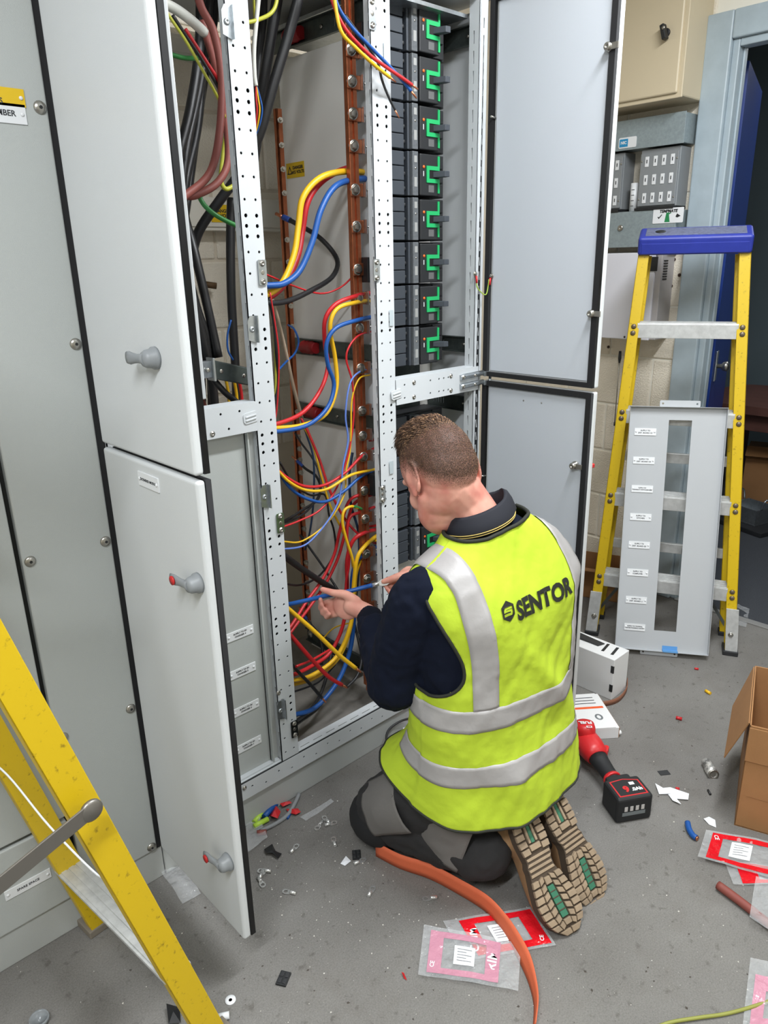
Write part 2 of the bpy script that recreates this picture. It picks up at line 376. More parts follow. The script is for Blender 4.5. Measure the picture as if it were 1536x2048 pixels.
def plate(parent, M, w_, h_, lines, size, mt=LABELW, tm=LABELB, screws=True, rot=None, name='label_plate', label=None):
    """engraved plate in its own XY plane (z outwards)"""
    p = link(name, flat_mesh([rect(-w_ / 2, -h_ / 2, w_ / 2, h_ / 2)], .0024, M @ Matrix.Translation((0, 0, .0012))), mt, parent, bevel=.0004)
    if lines: link('lettering', text_mesh('\n'.join(lines), size, M @ Matrix.Translation((0, 0, .0026)), bold=size * .02, line=1.25), tm, p)
    if screws:
        for s_ in (-1, 1):
            MB().lathe(M @ Vector((s_ * (w_ / 2 - .007), 0, .0024)), (M.to_3x3() @ Vector((0, 0, 1))), [(.0038, 0), (.0036, .0012), (.002, .002), (0, .0022)], 10).build('plate_screw', LABELW, p)
    if label: p['label'] = label
    return p
FX, FZ = Vector((1, 0, 0)), Vector((0, 0, 1))
def fpos(px, py, y=YF): v = oy(px, py, y); return v
v = fpos(18, 194); plate(pB, frame_m((v.x - .045, YF, v.z), FX, FZ), .145, .031, ['DANGER', '415 VOLTS'], .0132, YELLOWL, label='yellow warning plate')
v = fpos(20, 227); plate(pB, frame_m((v.x - .045, YF, v.z), FX, FZ), .147, .034, ['CABLE CHAMBER'], .0140)
v = fpos(56, 1768); plate(pC, frame_m((v.x, YF, v.z), FX, FZ), .105, .026, ['SPARE SPACE'], .0088)
# the dark edge bulge on panel B at the left border of the photo
# ---- open board: plinth, posts, rails
MB().box((.652, YF + .004, 0), (1.985, 2.3, .098)).build('plinth', PLINTH, sb, bevel=.003)
D, S, B_ = .0034, .0034, .0048
def post_holes(w_, z0, z1, cols, phase=0.0):
    H = []; z = z0 + .03 + phase; i = 0
    while z < z1 - .02:
        k = i % 7
        if k in (4, 5, 6): big = True
        else: big = False
        for c in cols: H.append(circ(c, z, B_ if big else D, 10))
        z += .0235 if k in (4, 5) else (.036 if k in (3, 6) else .050); i += 1
    return H
def perf_post(x0, x1, z0, z1, cols, depth=.024, phase=0, side='L', name='frame_post'):
    w_ = x1 - x0
    p = link(name, flat_mesh([rect(0, z0, w_, z1)] + post_holes(w_, z0, z1, cols, phase), .0025, frame_m((x0, YF + .00125, 0), FX, FZ)), WHITE, sb)
    # slotted return on the left side, plain return on the right, black sheet painting the shade behind the holes
    sl_ = [rect(.004, z0 + .02 + k * .052, .0075, z0 + .02 + k * .052 + .034) for k in range(int((z1 - z0 - .06) / .052))]
    link('slotted_return', flat_mesh([rect(0, z0, depth, z1)] + [[(a + .012, b) for a, b in q] for q in sl_], .0025, frame_m((x0 + .00125, YF + depth, 0), (0, -1, 0), FZ)), WHITE, p)
    MB().box((x1 - .0025, YF + .0025, z0), (x1, YF + depth, z1)).build('plain_return', WHITE, p)
    MB().box((x0 + .004, YF + .012, z0), (x1 - .004, YF + .015, z1)).build('inner_shade_sheet', BLACKP, p)
    return p
ZT = 2.32
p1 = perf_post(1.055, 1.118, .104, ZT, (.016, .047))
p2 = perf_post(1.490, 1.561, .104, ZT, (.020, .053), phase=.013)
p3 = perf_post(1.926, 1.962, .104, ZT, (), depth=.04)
link('slotted_face', flat_mesh([rect(0, .104, .030, ZT)] + [rect(.011, .13 + k * .044, .015, .13 + k * .044 + .026) for k in range(49)], .002, frame_m((1.929, YF - .0015, 0), FX, FZ)), WHITE, p3)
MB().box((1.93, YF - .0003, .105), (1.958, YF + .001, ZT)).build('slot_shade_sheet', BLACKP, p3)  # black sheet painting the dark behind the slots
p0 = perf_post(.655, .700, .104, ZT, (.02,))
def rail(x0, x1, z0, z1, holes, name='cross_rail'):
    w_ = x1 - x0; h_ = z1 - z0
    H = [circ(u, v, D if r is None else r, 10) for (u, v, r) in holes]
    p = link(name, flat_mesh([rect(0, 0, w_, h_)] + H, .0025, frame_m((x0, YF - .0035, z0), FX, FZ)), WHITE, sb)
    MB().box((x0, YF - .002, z1 - .0025), (x1, YF + .045, z1)).build('top_flange', WHITE, p)
    MB().box((x0, YF - .002, z0), (x1, YF + .045, z0 + .0025)).build('bottom_flange', WHITE, p)
    MB().box((x0 + .002, YF + .006, z0 + .004), (x1 - .002, YF + .009, z1 - .004)).build('inner_shade_sheet', BLACKP, p)  # black sheet, shade inside the rail put into its colour
    return p
hl = [(.03 + k * .055, .058, None if k % 3 else .0045) for k in range(6)] + [(.05 + k * .11, .018, None) for k in range(3)]
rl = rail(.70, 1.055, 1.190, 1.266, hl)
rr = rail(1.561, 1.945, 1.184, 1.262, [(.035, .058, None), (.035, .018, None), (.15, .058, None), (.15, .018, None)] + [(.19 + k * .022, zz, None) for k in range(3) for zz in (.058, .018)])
# bottom rail with slotted lip
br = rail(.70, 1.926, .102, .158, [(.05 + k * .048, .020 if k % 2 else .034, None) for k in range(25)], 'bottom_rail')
link('slotted_lip', flat_mesh([rect(0, 0, 1.226, .028)] + [rect(.02 + k * .052, .012, .02 + k * .052 + .036, .015) for k in range(23)], .0022, frame_m((.70, YF + .002, .1595), FX, (0, 1, 0))), WHITE, br)
MB().box((.70, YF - .004, .1585), (1.926, YF + .0305, .1588)).build('lip_shade_sheet', BLACKP, br)  # black sheet in place of the shade below the lip slots
MB().box((.70, YF + .06, .098), (1.93, 2.28, .112)).build('base_tray', mat('dusty_base_tray', (128, 124, 118), .8, var=.4, vscale=9, bump=.3, bscale=120), sb)
# roof, rear closing pieces
MB().box((.652, YF, ZT), (1.985, 2.3, ZT + .03)).build('roof', PLINTH, sb, bevel=.003)
MB().box((1.56, YF + .05, 2.275), (1.93, 2.25, 2.285)).build('roof_tray', ZINC, sb)
# screws and catches on posts
def bolt(c, n, r=.007, parent=sb, hexed=True, name='bolt', m=None):
    n = Vector(n).normalized(); c = Vector(c)
    return MB().lathe(c, n, [(r * 1.5, 0), (r * 1.5, r * .25), (r * 1.1, r * .3)], 16).lathe(c + n * r * .25, n, [(r, 0), (r, r * .7), (r * .8, r * .95), (0, r * .95)], 6 if hexed else 12, False).build(name, m or STEEL, parent)
def small_screw(c, n, r=.0055, parent=sb):
    n = Vector(n).normalized(); c = Vector(c)
    return MB().lathe(c, n, [(r * 1.35, 0), (r * 1.35, .0008), (r, .001), (r * .9, .003), (r * .45, .0032), (r * .4, .0016), (0, .0016)], 14).build('screw', STEEL, parent)
def latch(px, py, parent):
    v = fpos(px, py, YF - .003)
    o = link('latch_keeper', flat_mesh([[(-.012, -.026), (.010, -.033), (.014, -.033), (.014, .033), (.010, .033), (-.004, .033), (-.012, .020)], circ(-.002, 0, .0035, 10)], .002, frame_m(v, FX, FZ)), ZINC, parent, bevel=.0005)
    MB().box((v.x + .012, v.y - .010, v.z - .033), (v.x + .0145, v.y + .001, v.z + .033)).build('keeper_flange', ZINC, o)
    MB().lathe(v, (0, -1, 0), [(.0075, .001), (.0075, .002), (.006, .004), (.002, .0045), (.002, .002), (0, .002)], 14).build('rivet', ZINC, o)
for px, py in ((453, 43), (504, 659), (529, 994), (561, 1421)): latch(px, py, p1)
def strap(px, py, h_, parent, w_=.024, m=ZINC, n=3):
    v = fpos(px, py, YF - .0035)
    o = link('joining_plate', flat_mesh([rrect(-w_ / 2, -h_ / 2, w_ / 2, h_ / 2, .003)], .0025, frame_m(v, FX, FZ)), m, parent)
    for s_ in (-1, 1): MB().lathe(v + Vector((0, -.001, s_ * h_ * .36)), (0, -1, 0), [(.0078, 0), (.0078, .001), (.006, .0012), (.0058, .004), (.003, .0044), (.0026, .002), (0, .002)], 14).build('screw', STEEL, o)
    MB().lathe(v + Vector((0, -.0012, 0)), (0, -1, 0), [(.006, 0), (.005, .0005), (0, .0004)], 14).build('dimple', STEEL, o)
    return o
strap(525, 545, .060, p1); strap(561, 1046, .056, p1, m=mat('olive_plated_steel', (120, 140, 110), .35, .8)); strap(589, 1458, .056, p1, m=mat('black_plated_steel', (50, 54, 52), .4, .8))
strap(744, 27, .072, p2); strap(753, 540, .058, p2); strap(765, 988, .055, p2)
for px, py, h_ in ((772, 105, .045), (783, 636, .045), (783, 935, .040)):
    v = fpos(px, py, YF - .003); link('sticker_label', flat_mesh([rect(-.008, -h_ / 2, .008, h_ / 2)], .001, frame_m(v, FX, FZ)), mat('pale_label_film', (176, 186, 190), .4), p2)
def rail_clip(px, py, parent):
    v = fpos(px, py, YF - .005)
    o = link('rail_clip', flat_mesh([rrect(-.022, -.014, .022, .014, .008)], .004, frame_m(v, (1, 0, .12), FZ)), WHITE, parent, bevel=.001)
    for dz in (-.005, .004): MB().obox(v + Vector((0, -.003, dz)), (.016, 0, .002), (0, -.0015, 0), (0, 0, .002)).build('clip_rib', WHITE, o, bevel=.001)
rail_clip(501, 835, rl); rail_clip(793, 789, rr)
small_screw(fpos(425, 868, YF - .0048), (0, -1, 0), parent=rl)
for px, py in ((828, 765), (828, 794), (902, 752), (902, 781)): small_screw(fpos(px, py, YF - .0048), (0, -1, 0), parent=rr)
small_screw(fpos(557, 1386, YF), (0, -1, 0), parent=p1)
small_screw(fpos(489, 1576, YF - .0048), (0, -1, 0), parent=br)
# ---- lower left inner cover with supply labels
ic = MB().box((.70, YF + .024, .165), (1.030, YF + .030, 1.186)).build('inner_cover', GREYP, sb, bevel=.002)
MB().box((1.030, YF + .008, .165), (1.034, YF + .030, 1.186)).build('cover_edge', GREYP, ic)
MB().box((1.030, YF + .020, .165), (1.057, YF + .024, 1.186)).build('recess_strip', PLINTH, ic)
MB().box((.70, YF + .008, .160), (1.052, YF + .040, .166)).build('sill', WHITE, ic)
for (px, py, n) in ((482, 1266, 4), (487, 1341, 3), (494, 1415, 2), (499, 1488, 1)):
    v = fpos(px, py, YF + .024); plate(ic, frame_m((v.x - .004, YF + .024, v.z), FX, FZ), .088, .026, ['SUPPLY TO EV', 'CHARGER %d' % n], .0068)
link('paper_tag', flat_mesh([rect(-.008, -.02, .008, .02)], .001, frame_m(fpos(395, 925, YF + .022), FX, FZ)), mat('buff_paper', (206, 200, 180), .7), ic)
# ---- doors (open at right angles)
def tray_door(x, y0, y1, z0, z1, out, gap_at=None):
    """outer skin with rounded return; the outer face looks towards out*X; door hinged at y1"""
    t_ = .020
    d = MB().box((x, y0, z0), (x + t_ * -out, y1, z1)).build('door', DOORM, sb, bevel=.007, seg=4)
    return d
DOORM = mat('door_light_grey', (207, 210, 211), .42, bump=.18, bscale=800)
# left pair: outer faces look to -X
for (z0, z1, kind) in ((1.232, 2.30, 'u'), (.112, 1.222, 'l')):
    d = tray_door(.640, 1.195, YF - .012, z0, z1, -1)
    gy = 1.196
    g = link('gasket', flat_mesh([rect(gy, z0 + .001, YF - .02, z1 - .001), rect(gy + .020, z0 + .02, YF - .04, z1 - .02)], .012, frame_m((.666, 0, 0), (0, 1, 0), FZ)), GASKET, d)
    if kind == 'u':
        MB().box((.660, 1.215, z0 + .135), (.690, 1.245, z1 - .02)).build('stiffener', WHITE, d, bevel=.002)
    else:
        MB().box((.660, 1.222, z0 + .12), (.672, 1.25, z1 - .1)).build('stiffener', WHITE, d, bevel=.002)
    def handle(px, py, parent, tilt=0, red=True):
        v = ox(px, py, .640)
        h = MB().lathe(v, (-1, 0, 0), [(.021, 0), (.021, .006), (.018, .010), (.0165, .020), (.013, .026), (0, .027)], 24).build('handle', GREYPL, parent)
        # lever: tapering bar from the boss, pointing towards the hinge and outwards
        a = v + Vector((-.022, 0, 0)); e = v + Vector((-.028, .062, -.001 - tilt))
        P = [a + (e - a) * k / 5 for k in range(6)]; W_ = [.013, .009, .0085, .010, .0125, .011]; T_ = [.007, .006, .005, .005, .005, .003]
        rows = []
        for p, w_, th in zip(P, W_, T_):
            rows.append([p + Vector((math.cos(q) * th, 0, math.sin(q) * w_)) for q in [2 * math.pi * k / 12 for k in range(12)]])
        m_ = MB().grid(rows, closed=True); m_.f += [tuple(range(12))[::-1], tuple(60 + k for k in range(12))]; m_.sm += [False, False]
        m_.build('lever', GREYPL, h)
        if red: MB().lathe(e + Vector((-.0035, -.015, .001)), (-1, .0, 0), [(.0095, 0), (.0095, .003), (0, .003)], 16).build('red_mark', REDP, h)
    if kind == 'u': handle(312, 716, d, 0, False)
    else:
        handle(398, 1165, d); handle(458, 1722, d, .004)
        v = ox(298, 963, .640); plate(d, frame_m((.640, v.y, v.z), (0, -1, 0), FZ), .088, .030, ['EXTENDED MODUL'], .0078)
# right pair: hinged on the right post, outer faces look to +X, we see the inside
for (z0, z1, kind) in ((1.226, 2.33, 'u'), (.112, 1.214, 'l')):
    xd = 1.980
    d = MB().box((xd, 1.188, z0), (xd + .020, YF - .004, z1)).build('door', DOORM, sb, bevel=.005, seg=3)
    MB().box((xd - .004, 1.215, z0 + .02), (xd, YF - .028, z1 - .02)).build('inner_skin', mat('door_inner_white', (192, 197, 204), .38, bump=.15, bscale=900), d, bevel=.002)
    link('gasket', flat_mesh([rect(1.191, z0 + .002, YF - .004, z1 - .002), rect(1.209, z0 + .016, YF - .022, z1 - .018)], .014, frame_m((xd - .006, 0, 0), (0, 1, 0), FZ)), GASKET, d)
    def lockcam(px, py, parent, red=False):
        v = ox(px, py, xd - .004)
        c = MB().lathe(v, (-1, 0, 0), [(.013, 0), (.013, .004), (.0105, .005), (.0105, .020), (.008, .023), (.004, .0235), (.003, .019), (0, .019)], 16).build('lock_cam', STEEL, parent)
        MB().obox(v + Vector((-.012, -.012, 0)), (.002, 0, 0), (0, .018, 0), (0, 0, .008)).build('cam_tongue', STEEL, c, bevel=.001)
        if red: MB().obox(v + Vector((.03, -.035, .0)), (.010, 0, 0), (0, .010, .002), (0, 0, .006)).build('handle_end', REDP, c, bevel=.002)
    if kind == 'u':
        lockcam(1222, 95, d); lockcam(1187, 627, d)
    else: lockcam(1151, 930, d, True)
    pin = ox(991, 236, xd - .004) if kind == 'u' else ox(971, 951, xd - .004)
    MB().cyl(pin, pin + Vector((-.022, 0, .002)), .003, 10).build('weld_stud', STEEL, d)
    if kind == 'l':
        for px, py in ((1047, 801), (1083, 806)): MB().lathe(ox(px, py, xd - .004), (-1, 0, 0), [(.003, 0), (.002, .001), (0, .001)], 8).build('dimple', STEEL, d)
# earth strap on the upper right door (its own thing)
a = oy(950, 548, YF - .004); b = ox(983, 552, 1.974)
es = thing('earth_lead', 'short green-yellow earth lead looping from the frame post to the open door', 'cable', (a + b) / 2)
MB().tube(smooth_path([a + Vector((0, -.006, -.01)), a + Vector((0, -.01, -.04)), a * .7 + b * .3 + Vector((0, -.012, -.058)), a * .35 + b * .65 + Vector((-.008, -.01, -.058)), b + Vector((-.012, .004, -.035)), b + Vector((-.010, .002, -.01))]), .0018, 8).build('sheath', mat('green_yellow_sheath', (150, 175, 60), .5), es)
for q, nn in ((a, (0, -1, 0)), (b, (-1, 0, 0))):
    q = Vector(q); MB().cyl(q + Vector(nn) * .008 + Vector((0, 0, -.028)), q + Vector(nn) * .006 + Vector((0, 0, -.006)), .0034, 10).build('red_crimp', REDP, es)
    bolt(q, nn, .0055, es)
# hinges on the right rail
for zz in (1.236, 1.206):
    y_ = YF - .007
    h = MB().tube([(1.850, y_, zz - .002), (1.866, y_ - .001, zz), (1.93, y_ - .001, zz + .002), (1.962, y_ - .004, zz + .003)], [.0095, .0098, .0095, .009], 10).build('hinge_arm', ZINC, rr)
    small_screw((1.858, y_ - .0098, zz), (0, -1, 0), .005, h); small_screw((1.915, y_ - .0098, zz), (0, -1, 0), .004, h)
    MB().obox((1.975, y_ - .012, zz), (.016, 0, 0), (0, .004, 0), (0, 0, .008)).build('hinge_leaf', ZINC, h, bevel=.001)
    MB().cyl((1.985, y_ - .016, zz - .016), (1.985, y_ - .016, zz + .018), .005, 10).build('hinge_pin', ZINC, h)
# ---- divider between the middle and right cells, with depth rails and insulators
dv = MB().box((1.560, 1.792, .17), (1.564, 2.115, 2.19)).build('divider_panel', mat('inner_panel_white', (234, 232, 227), .4, bump=.1, bscale=700), sb, bevel=.001)
MB().box((1.548, 1.786, .17), (1.563, 1.796, 2.19)).build('panel_fold', WHITE, dv, bevel=.002)
MB().box((1.566, 1.68, .17), (1.570, 1.786, 2.19)).build('front_strip', WHITE, dv)
v = ox(591, 340, 1.56); wl = link('warning_sticker', flat_mesh([rect(-.046, -.022, .046, .022)], .001, frame_m((1.5592, v.y, v.z), (0, -1, 0), FZ)), YELLOWL, dv)
link('lettering', text_mesh('DANGER\n415 VOLTS', .013, frame_m((1.5585, v.y - .014, v.z), (0, -1, 0), FZ), bold=.0005), BLACKP, wl)
link('warning_triangle', flat_mesh([[(-.013, -.011), (.013, -.011), (0, .013)], [(-.008, -.008), (.008, -.008), (0, .007)]], .0006, frame_m((1.5585, v.y + .028, v.z), (0, -1, 0), FZ)), BLACKP, wl)
def depth_rail(x, y0, y1, zc, h_, parent, slots=True, ins=True):
    sl_ = [rect(.03 + k * .012, -.010, .034 + k * .012, .010) for k in range(5)] if slots else []
    L_ = y1 - y0
    r = link('depth_rail', flat_mesh([rect(0, -h_ / 2, L_, h_ / 2)] + [[(a + L_ * .55, b) for a, b in q] for q in sl_ if L_ > .25] + ([[(a + .02, b) for a, b in q] for q in sl_[:3]] if L_ > .2 else []), .003, frame_m((x, y1, zc), (0, -1, 0), FZ)), DARKZINC, parent, bevel=.0006)
    for s_ in (-1, 1): MB().box((x - .012, y0, zc + s_ * h_ / 2 - .0015), (x + .0, y1, zc + s_ * h_ / 2 + .0015)).build('rail_flange', DARKZINC, r)
    for yy in (y0 + .03, y0 + L_ * .5): MB().lathe((x - .0018, yy, zc), (-1, 0, 0), [(.006, 0), (.0055, .002), (.003, .004), (0, .004)], 10).build('screw', STEEL, r)
    return r
for zc, h_ in ((2.235, .052), (1.335, .050), (1.117, .050)):
    r = depth_rail(1.548, 1.64, 2.12, zc, h_, sb)
    MB().lathe((1.535, 2.035, zc), (0, -1, 0), [(.018, 0), (.022, .01), (.017, .02), (.022, .03), (.017, .04), (.022, .05), (.018, .06), (.018, .075)], 16).build('red_insulator', mat('red_insulator_resin', (150, 28, 34), .4), r)
for zc, h_ in ((2.235, .050), (1.330, .048), (1.128, .048)):
    depth_rail(1.950, 1.65, 2.1, zc, h_, sb)
MB().box((1.575, 1.850, .15), (1.962, 1.854, 1.95)).build('rear_panel', mat('inner_panel_white', (234, 232, 227)), sb)
MB().box((1.966, 1.66, .15), (1.97, 2.2, 2.3)).build('side_panel', WHITE, sb)
MB().box((.652, 1.66, .15), (.656, 2.2, 2.3)).build('side_panel', WHITE, sb)
depth_rail(1.548, 1.64, 2.12, .225, .05, sb, False)
# door stay arm inside the upper left cell
st = thing('door_stay', 'galvanised steel stay arm spanning the upper left opening behind the open door', 'bracket', oy(430, 738, 1.70))
c0, c1, c2 = oy(372, 742, 1.66), oy(421, 738, 1.70), oy(490, 752, 1.72)
ax1 = (c1 - c0); ax2 = (c2 - c1)
MB().obox((c0 + c1) / 2, ax1 / 2, (0, .012, 0), (0, 0, .021)).build('inner_arm', ZINC, st, bevel=.002)
MB().obox((c1 + c2) / 2 + Vector((0, -.003, 0)), ax2 / 2, (0, .015, 0), (0, 0, .024)).build('outer_arm', DARKZINC, st, bevel=.003)
MB().obox(c1 + Vector((0, -.004, 0)), (.003, 0, 0), (0, .017, 0), (0, 0, .029)).build('collar', ZINC, st, bevel=.001)
for q in (c0 * .25 + c1 * .75 + Vector((0, -.0, 0)), c1 * .8 + c2 * .2, c1 * .15 + c2 * .85): MB().lathe(q + Vector((0, -.014, 0)), (0, -1, 0), [(.006, 0), (.0055, .005), (.002, .006), (0, .006)], 10).build('rivet', STEEL, st)
# ---- copper busbars
fb = thing('front_copper_busbar', 'tall copper busbar with bolted clamps beside the middle perforated post', 'busbar', (1.5, 1.70, .2))
XB, YB = 1.497, 1.700
for dx, w_ in ((-.010, .013), (.010, .013)):
    MB().box((XB + dx - w_ / 2, YB, .20), (XB + dx + w_ / 2, YB + .016, 2.30)).build('copper_bar', COPPER, fb, bevel=.001)
MB().box((XB - .015, YB + .005, .20), (XB + .015, YB + .014, 2.30)).build('bar_spacer', COPPER, fb)
ypix = [(703, 98), (706, 162), (708, 227), (710, 291), (712, 379), (715, 453), (719, 539), (720, 597), (723, 656), (725, 737), (728, 822), (728, 872), (729, 914), (733, 981), (733, 1038), (735, 1108), (737, 1157), (738, 1217), (742, 1370)]
for px, py in ypix:
    z = oy(px, py, YB - .01).z
    c = MB().box((XB - .021, YB - .005, z - .017), (XB + .026, YB - .0005, z + .017)).build('clamp_plate', COPPER, fb, bevel=.001)
    MB().box((XB + .026, YB - .016, z - .019), (XB + .028, YB + .02, z + .019)).build('clamp_lug', ZINC, c)
    bolt((XB - .006, YB - .005, z), (-.25, -1, 0), .0105, c)
    MB().cyl((XB + .028, YB - .004, z), (XB + .060, YB - .004, z), .004, 8).build('stud', STEEL, c)
for py in (60, 540, 988):
    z = fpos(745, py, YF).z
    MB().box((XB + .018, YF + .058, z - .035), (XB + .058, YB + .03, z + .035)).build('support_block', BLACKP, fb, bevel=.003)
rb = thing('rear_copper_busbar', 'narrow copper busbar with protruding studs at the back of the middle opening', 'busbar', (1.5, 2.07, .2))
MB().box((1.504, 2.060, .30), (1.524, 2.066, 2.05)).build('copper_bar', COPPER, rb, bevel=.001)
MB().box((1.504, 2.060, .30), (1.509, 2.078, 2.05)).build('copper_flange', COPPER, rb, bevel=.001)
for px, py in ((545, 241), (549, 291), (551, 339), (556, 387), (562, 436), (563, 480), (566, 524), (570, 612), (573, 653), (583, 823), (587, 873), (588, 897), (589, 919), (592, 944), (596, 989), (597, 1009), (602, 1055), (605, 1076), (607, 1122), (607, 1163), (608, 1182), (612, 1203), (612, 1243), (613, 1264)):
    z = oy(px, py, 2.06).z
    s_ = MB().cyl((1.512, 2.058, z), (1.490, 2.020, z), .0042, 8).build('stud', STEEL, rb)
    MB().lathe((1.505, 2.046, z), (-.5, -.86, 0), [(.009, 0), (.009, .007), (0, .007)], 6, False).build('nut', STEEL, s_)
# ---- moulded-case circuit breakers
bt = thing('circuit_breaker', '', 'breaker')
PITCH = .1262
def brk_parts(t):
    h = PITCH - .004
    child('body', MB().box((0, .012, -h / 2), (.30, .10, h / 2)), CHARC, t, bevel=.002)
    for k in range(3):
        z0 = -h / 2 + k * h / 3
        child('terminal_cover', MB().box((.010, -.006, z0 + .0012), (.108, .02, z0 + h / 3 - .0012)), DARKGREYP, t, bevel=.0018)
        child('terminal_knob', MB().lathe((.112, .002, z0 + h / 6), (0, -1, 0), [(.006, -.01), (.006, .004), (.0035, .006), (0, .006)], 8), CHARC, t)
        child('load_terminal', MB().box((.243, .004, z0 + .002), (.290, .02, z0 + h / 3 - .002)), CHARC, t, bevel=.002)
    child('side_channel', MB().box((.117, -.012, -h / 2), (.126, .02, h / 2)), DARKGREYP, t, bevel=.002)
    child('clear_strip', MB().box((.128, -.022, -h / 2), (.152, .02, h / 2)), mat('clear_grey_strip', (98, 101, 104), .25, var=.3, vscale=90), t, bevel=.002)
    for q0, q1 in ((-.3, -.08), (.25, .4)):
        child('strip_print', MB().box((.134, -.0228, h * q0), (.146, -.0215, h * q1)), mat('pale_print', (150, 150, 148), .5), t)
    child('strip_rivet', MB().lathe((.14, -.022, h * .12), (0, -1, 0), [(.0035, 0), (.003, .001), (0, .0012)], 8), STEEL, t)
    f = child('fascia', MB().box((.156, -.026, -h / 2 + .001), (.240, .02, h / 2 - .005)), BLACKP, t, bevel=.003)
    # green outline: riser, step in, step out, drop
    g = [(.232, .052), (.239, .052), (.239, .012), (.193, .012), (.193, -.012), (.239, -.012), (.239, -.052), (.232, -.052), (.232, -.0235), (.182, -.0235), (.182, .0235), (.232, .0235)]
    child('green_surround', flat_mesh([g], .0035, frame_m((0, -.0275, 0), FX, FZ)), GREEN, t, bevel=.0008)
    child('toggle', MB().prism([(.212, -.026, -.008), (.228, -.062, -.0075), (.246, -.064, -.0075), (.246, -.050, -.0075), (.238, -.026, -.008)], (0, 0, .0165)), DARKGREYP, t, bevel=.0015)
    child('toggle_slot', MB().box((.194, -.0272, -.0115), (.238, -.0262, .0115)), mat('slot_black', (10, 10, 11), .6), t)
    child('trip_button', MB().lathe((.171, -.026, .020), (0, -1, 0), [(.0045, 0), (.0042, .0018), (0, .002)], 10), mat('orange_plastic', (225, 105, 35), .5), t)
    child('rating_mark', MB().box((.169, -.0268, -.006), (.1715, -.0259, .008)), LABELW, t)
    child('data_patch', MB().box((.192, -.0268, -.050), (.216, -.0259, -.030)), mat('grey_data_patch', (92, 92, 92), .6), t)
brk_parts(bt)
ORD = ['topmost', 'second from top', 'third from top', 'fourth from top', 'fifth from top', 'sixth from top', 'seventh from top', 'bottom']
Y_BRK = 1.722
zs = [oy(865, y, Y_BRK - .03).z for y in (60, 159, 257, 350, 439, 524, 611, 689)]
zf = [zs[0] + (zs[-1] - zs[0]) * k / 7 for k in range(8)]
first = True
def place_brk(z, label, group):
    global first
    o = bt if first else copy_tree(bt); first = False
    o.location = (1.600, Y_BRK, z); o['label'] = label; o['group'] = group; o['category'] = 'breaker'
    return o
for k in range(8):
    place_brk(zf[k], 'black circuit breaker with green toggle surround, %s in the upper stack' % ORD[k], 'breakers in the upper stack')
for k, w_ in enumerate(('just under the cross rail', 'partly hidden by his hair', 'beside his chin', 'lowest, above his collar')):
    place_brk(1.055 - k * .1325, 'black circuit breaker with green surround in the lower stack, %s' % w_, 'breakers in the lower stack')
MB().box((1.62, Y_BRK + .10, .55), (1.88, Y_BRK + .115, 2.30)).build('breaker_backplate', DARKZINC, sb)
# ---- trunking bands on the back wall and warning sticker
for (za, zb_, nm) in ((1.712, 1.818, 'lower'), (2.222, 2.285, 'upper')):
    t = thing('wall_trunking', 'white cable trunking on the block wall seen through the opening, %s of the two' % nm, 'trunking', (1.2, YW, za), group='trunking behind the switchboard')
    MB().box((.70, YW - .06, za), (2.0, YW - .002, zb_)).build('trunking_body', mat('trunking_white', (222, 218, 206), .5), t, bevel=.003)
    MB().box((.70, YW - .066, za + .012), (2.0, YW - .06, zb_ - .012)).build('trunking_lid', mat('trunking_white', (222, 218, 206), .5), t, bevel=.002)
v = oy(446, 427, YW - .07); ws = tag(link('warning_sticker', flat_mesh([rect(-.045, -.028, .045, .028)], .002, frame_m((v.x, YW - .0672, v.z), FX, FZ)), YELLOWL), 'small yellow danger sticker on the white trunking behind the cables', 'sticker')
link('lettering', text_mesh('DANGER\n415 VOLTS', .015, frame_m((v.x, YW - .0686, v.z), FX, FZ), bold=.0005), BLACKP, ws)
t = tag(MB().tube([oy(405, 568, YW - .03), oy(433, 572, YW - .05)], .011, 10).build('pipe_stub', mat('rusty_pipe', (96, 74, 50), .7, .3)), 'short rusty pipe stub sticking out of the block wall behind cables', 'pipe')
# ================================================================ cables (each one a thing of its own)
def cmat(n, rgb, r=.42): return mat('cable_' + n, rgb, r, bump=.05, bscale=300)
CB, CR, CY_, CU, CBR = cmat('black', (30, 30, 32)), cmat('red', (190, 32, 38)), cmat('yellow', (222, 174, 24)), cmat('blue', (20, 78, 150)), cmat('brown', (128, 66, 58), .6)
CGY, CG, CWH, CBE, CTE = cmat('green_yellow', (176, 176, 60)), cmat('green', (46, 122, 58)), cmat('white_sleeve', (205, 205, 198), .5), cmat('beige', (170, 152, 132), .6), cmat('slate_blue', (92, 122, 196))
FERR = mat('blue_heat_shrink', (36, 70, 150), .5)
def cable(label, m, r, pts, tip=None, start=None, group=None, name='cable', n=10):
    """pts: (px, py, depth Y) along the run; tip: 'cu' leaves a bare copper end; start: 'ferrule' adds a sleeve"""
    P = [oy(*p) for p in pts]
    S = smooth_path(P, 6)
    if tip or start:
        t = thing(name, label, 'cable', P[0], group)
        MB().tube(S, r, n).build('sheath', m, t)
        if tip == 'cu':
            d = (S[-1] - S[-3]).normalized(); e = S[-1]
            MB().tube([e, e + d * .012, e + d * .024], [r * .62, r * .6, r * .5], 8).build('copper_end', COPPERW, t)
        if start == 'ferrule':
            MB().tube(S[:5], r * 1.18, n).build('ferrule', FERR, t)
            MB().tube([S[0] * 1.0, S[0] + (S[0] - S[2]).normalized() * .03], r * .7, 8).build('copper_end', COPPERW, t)
        return t
    o = MB().tube(S, r, n).build(name, m)
    return tag(o, label, 'cable', group)
G1 = 'black power cables in the upper left opening'
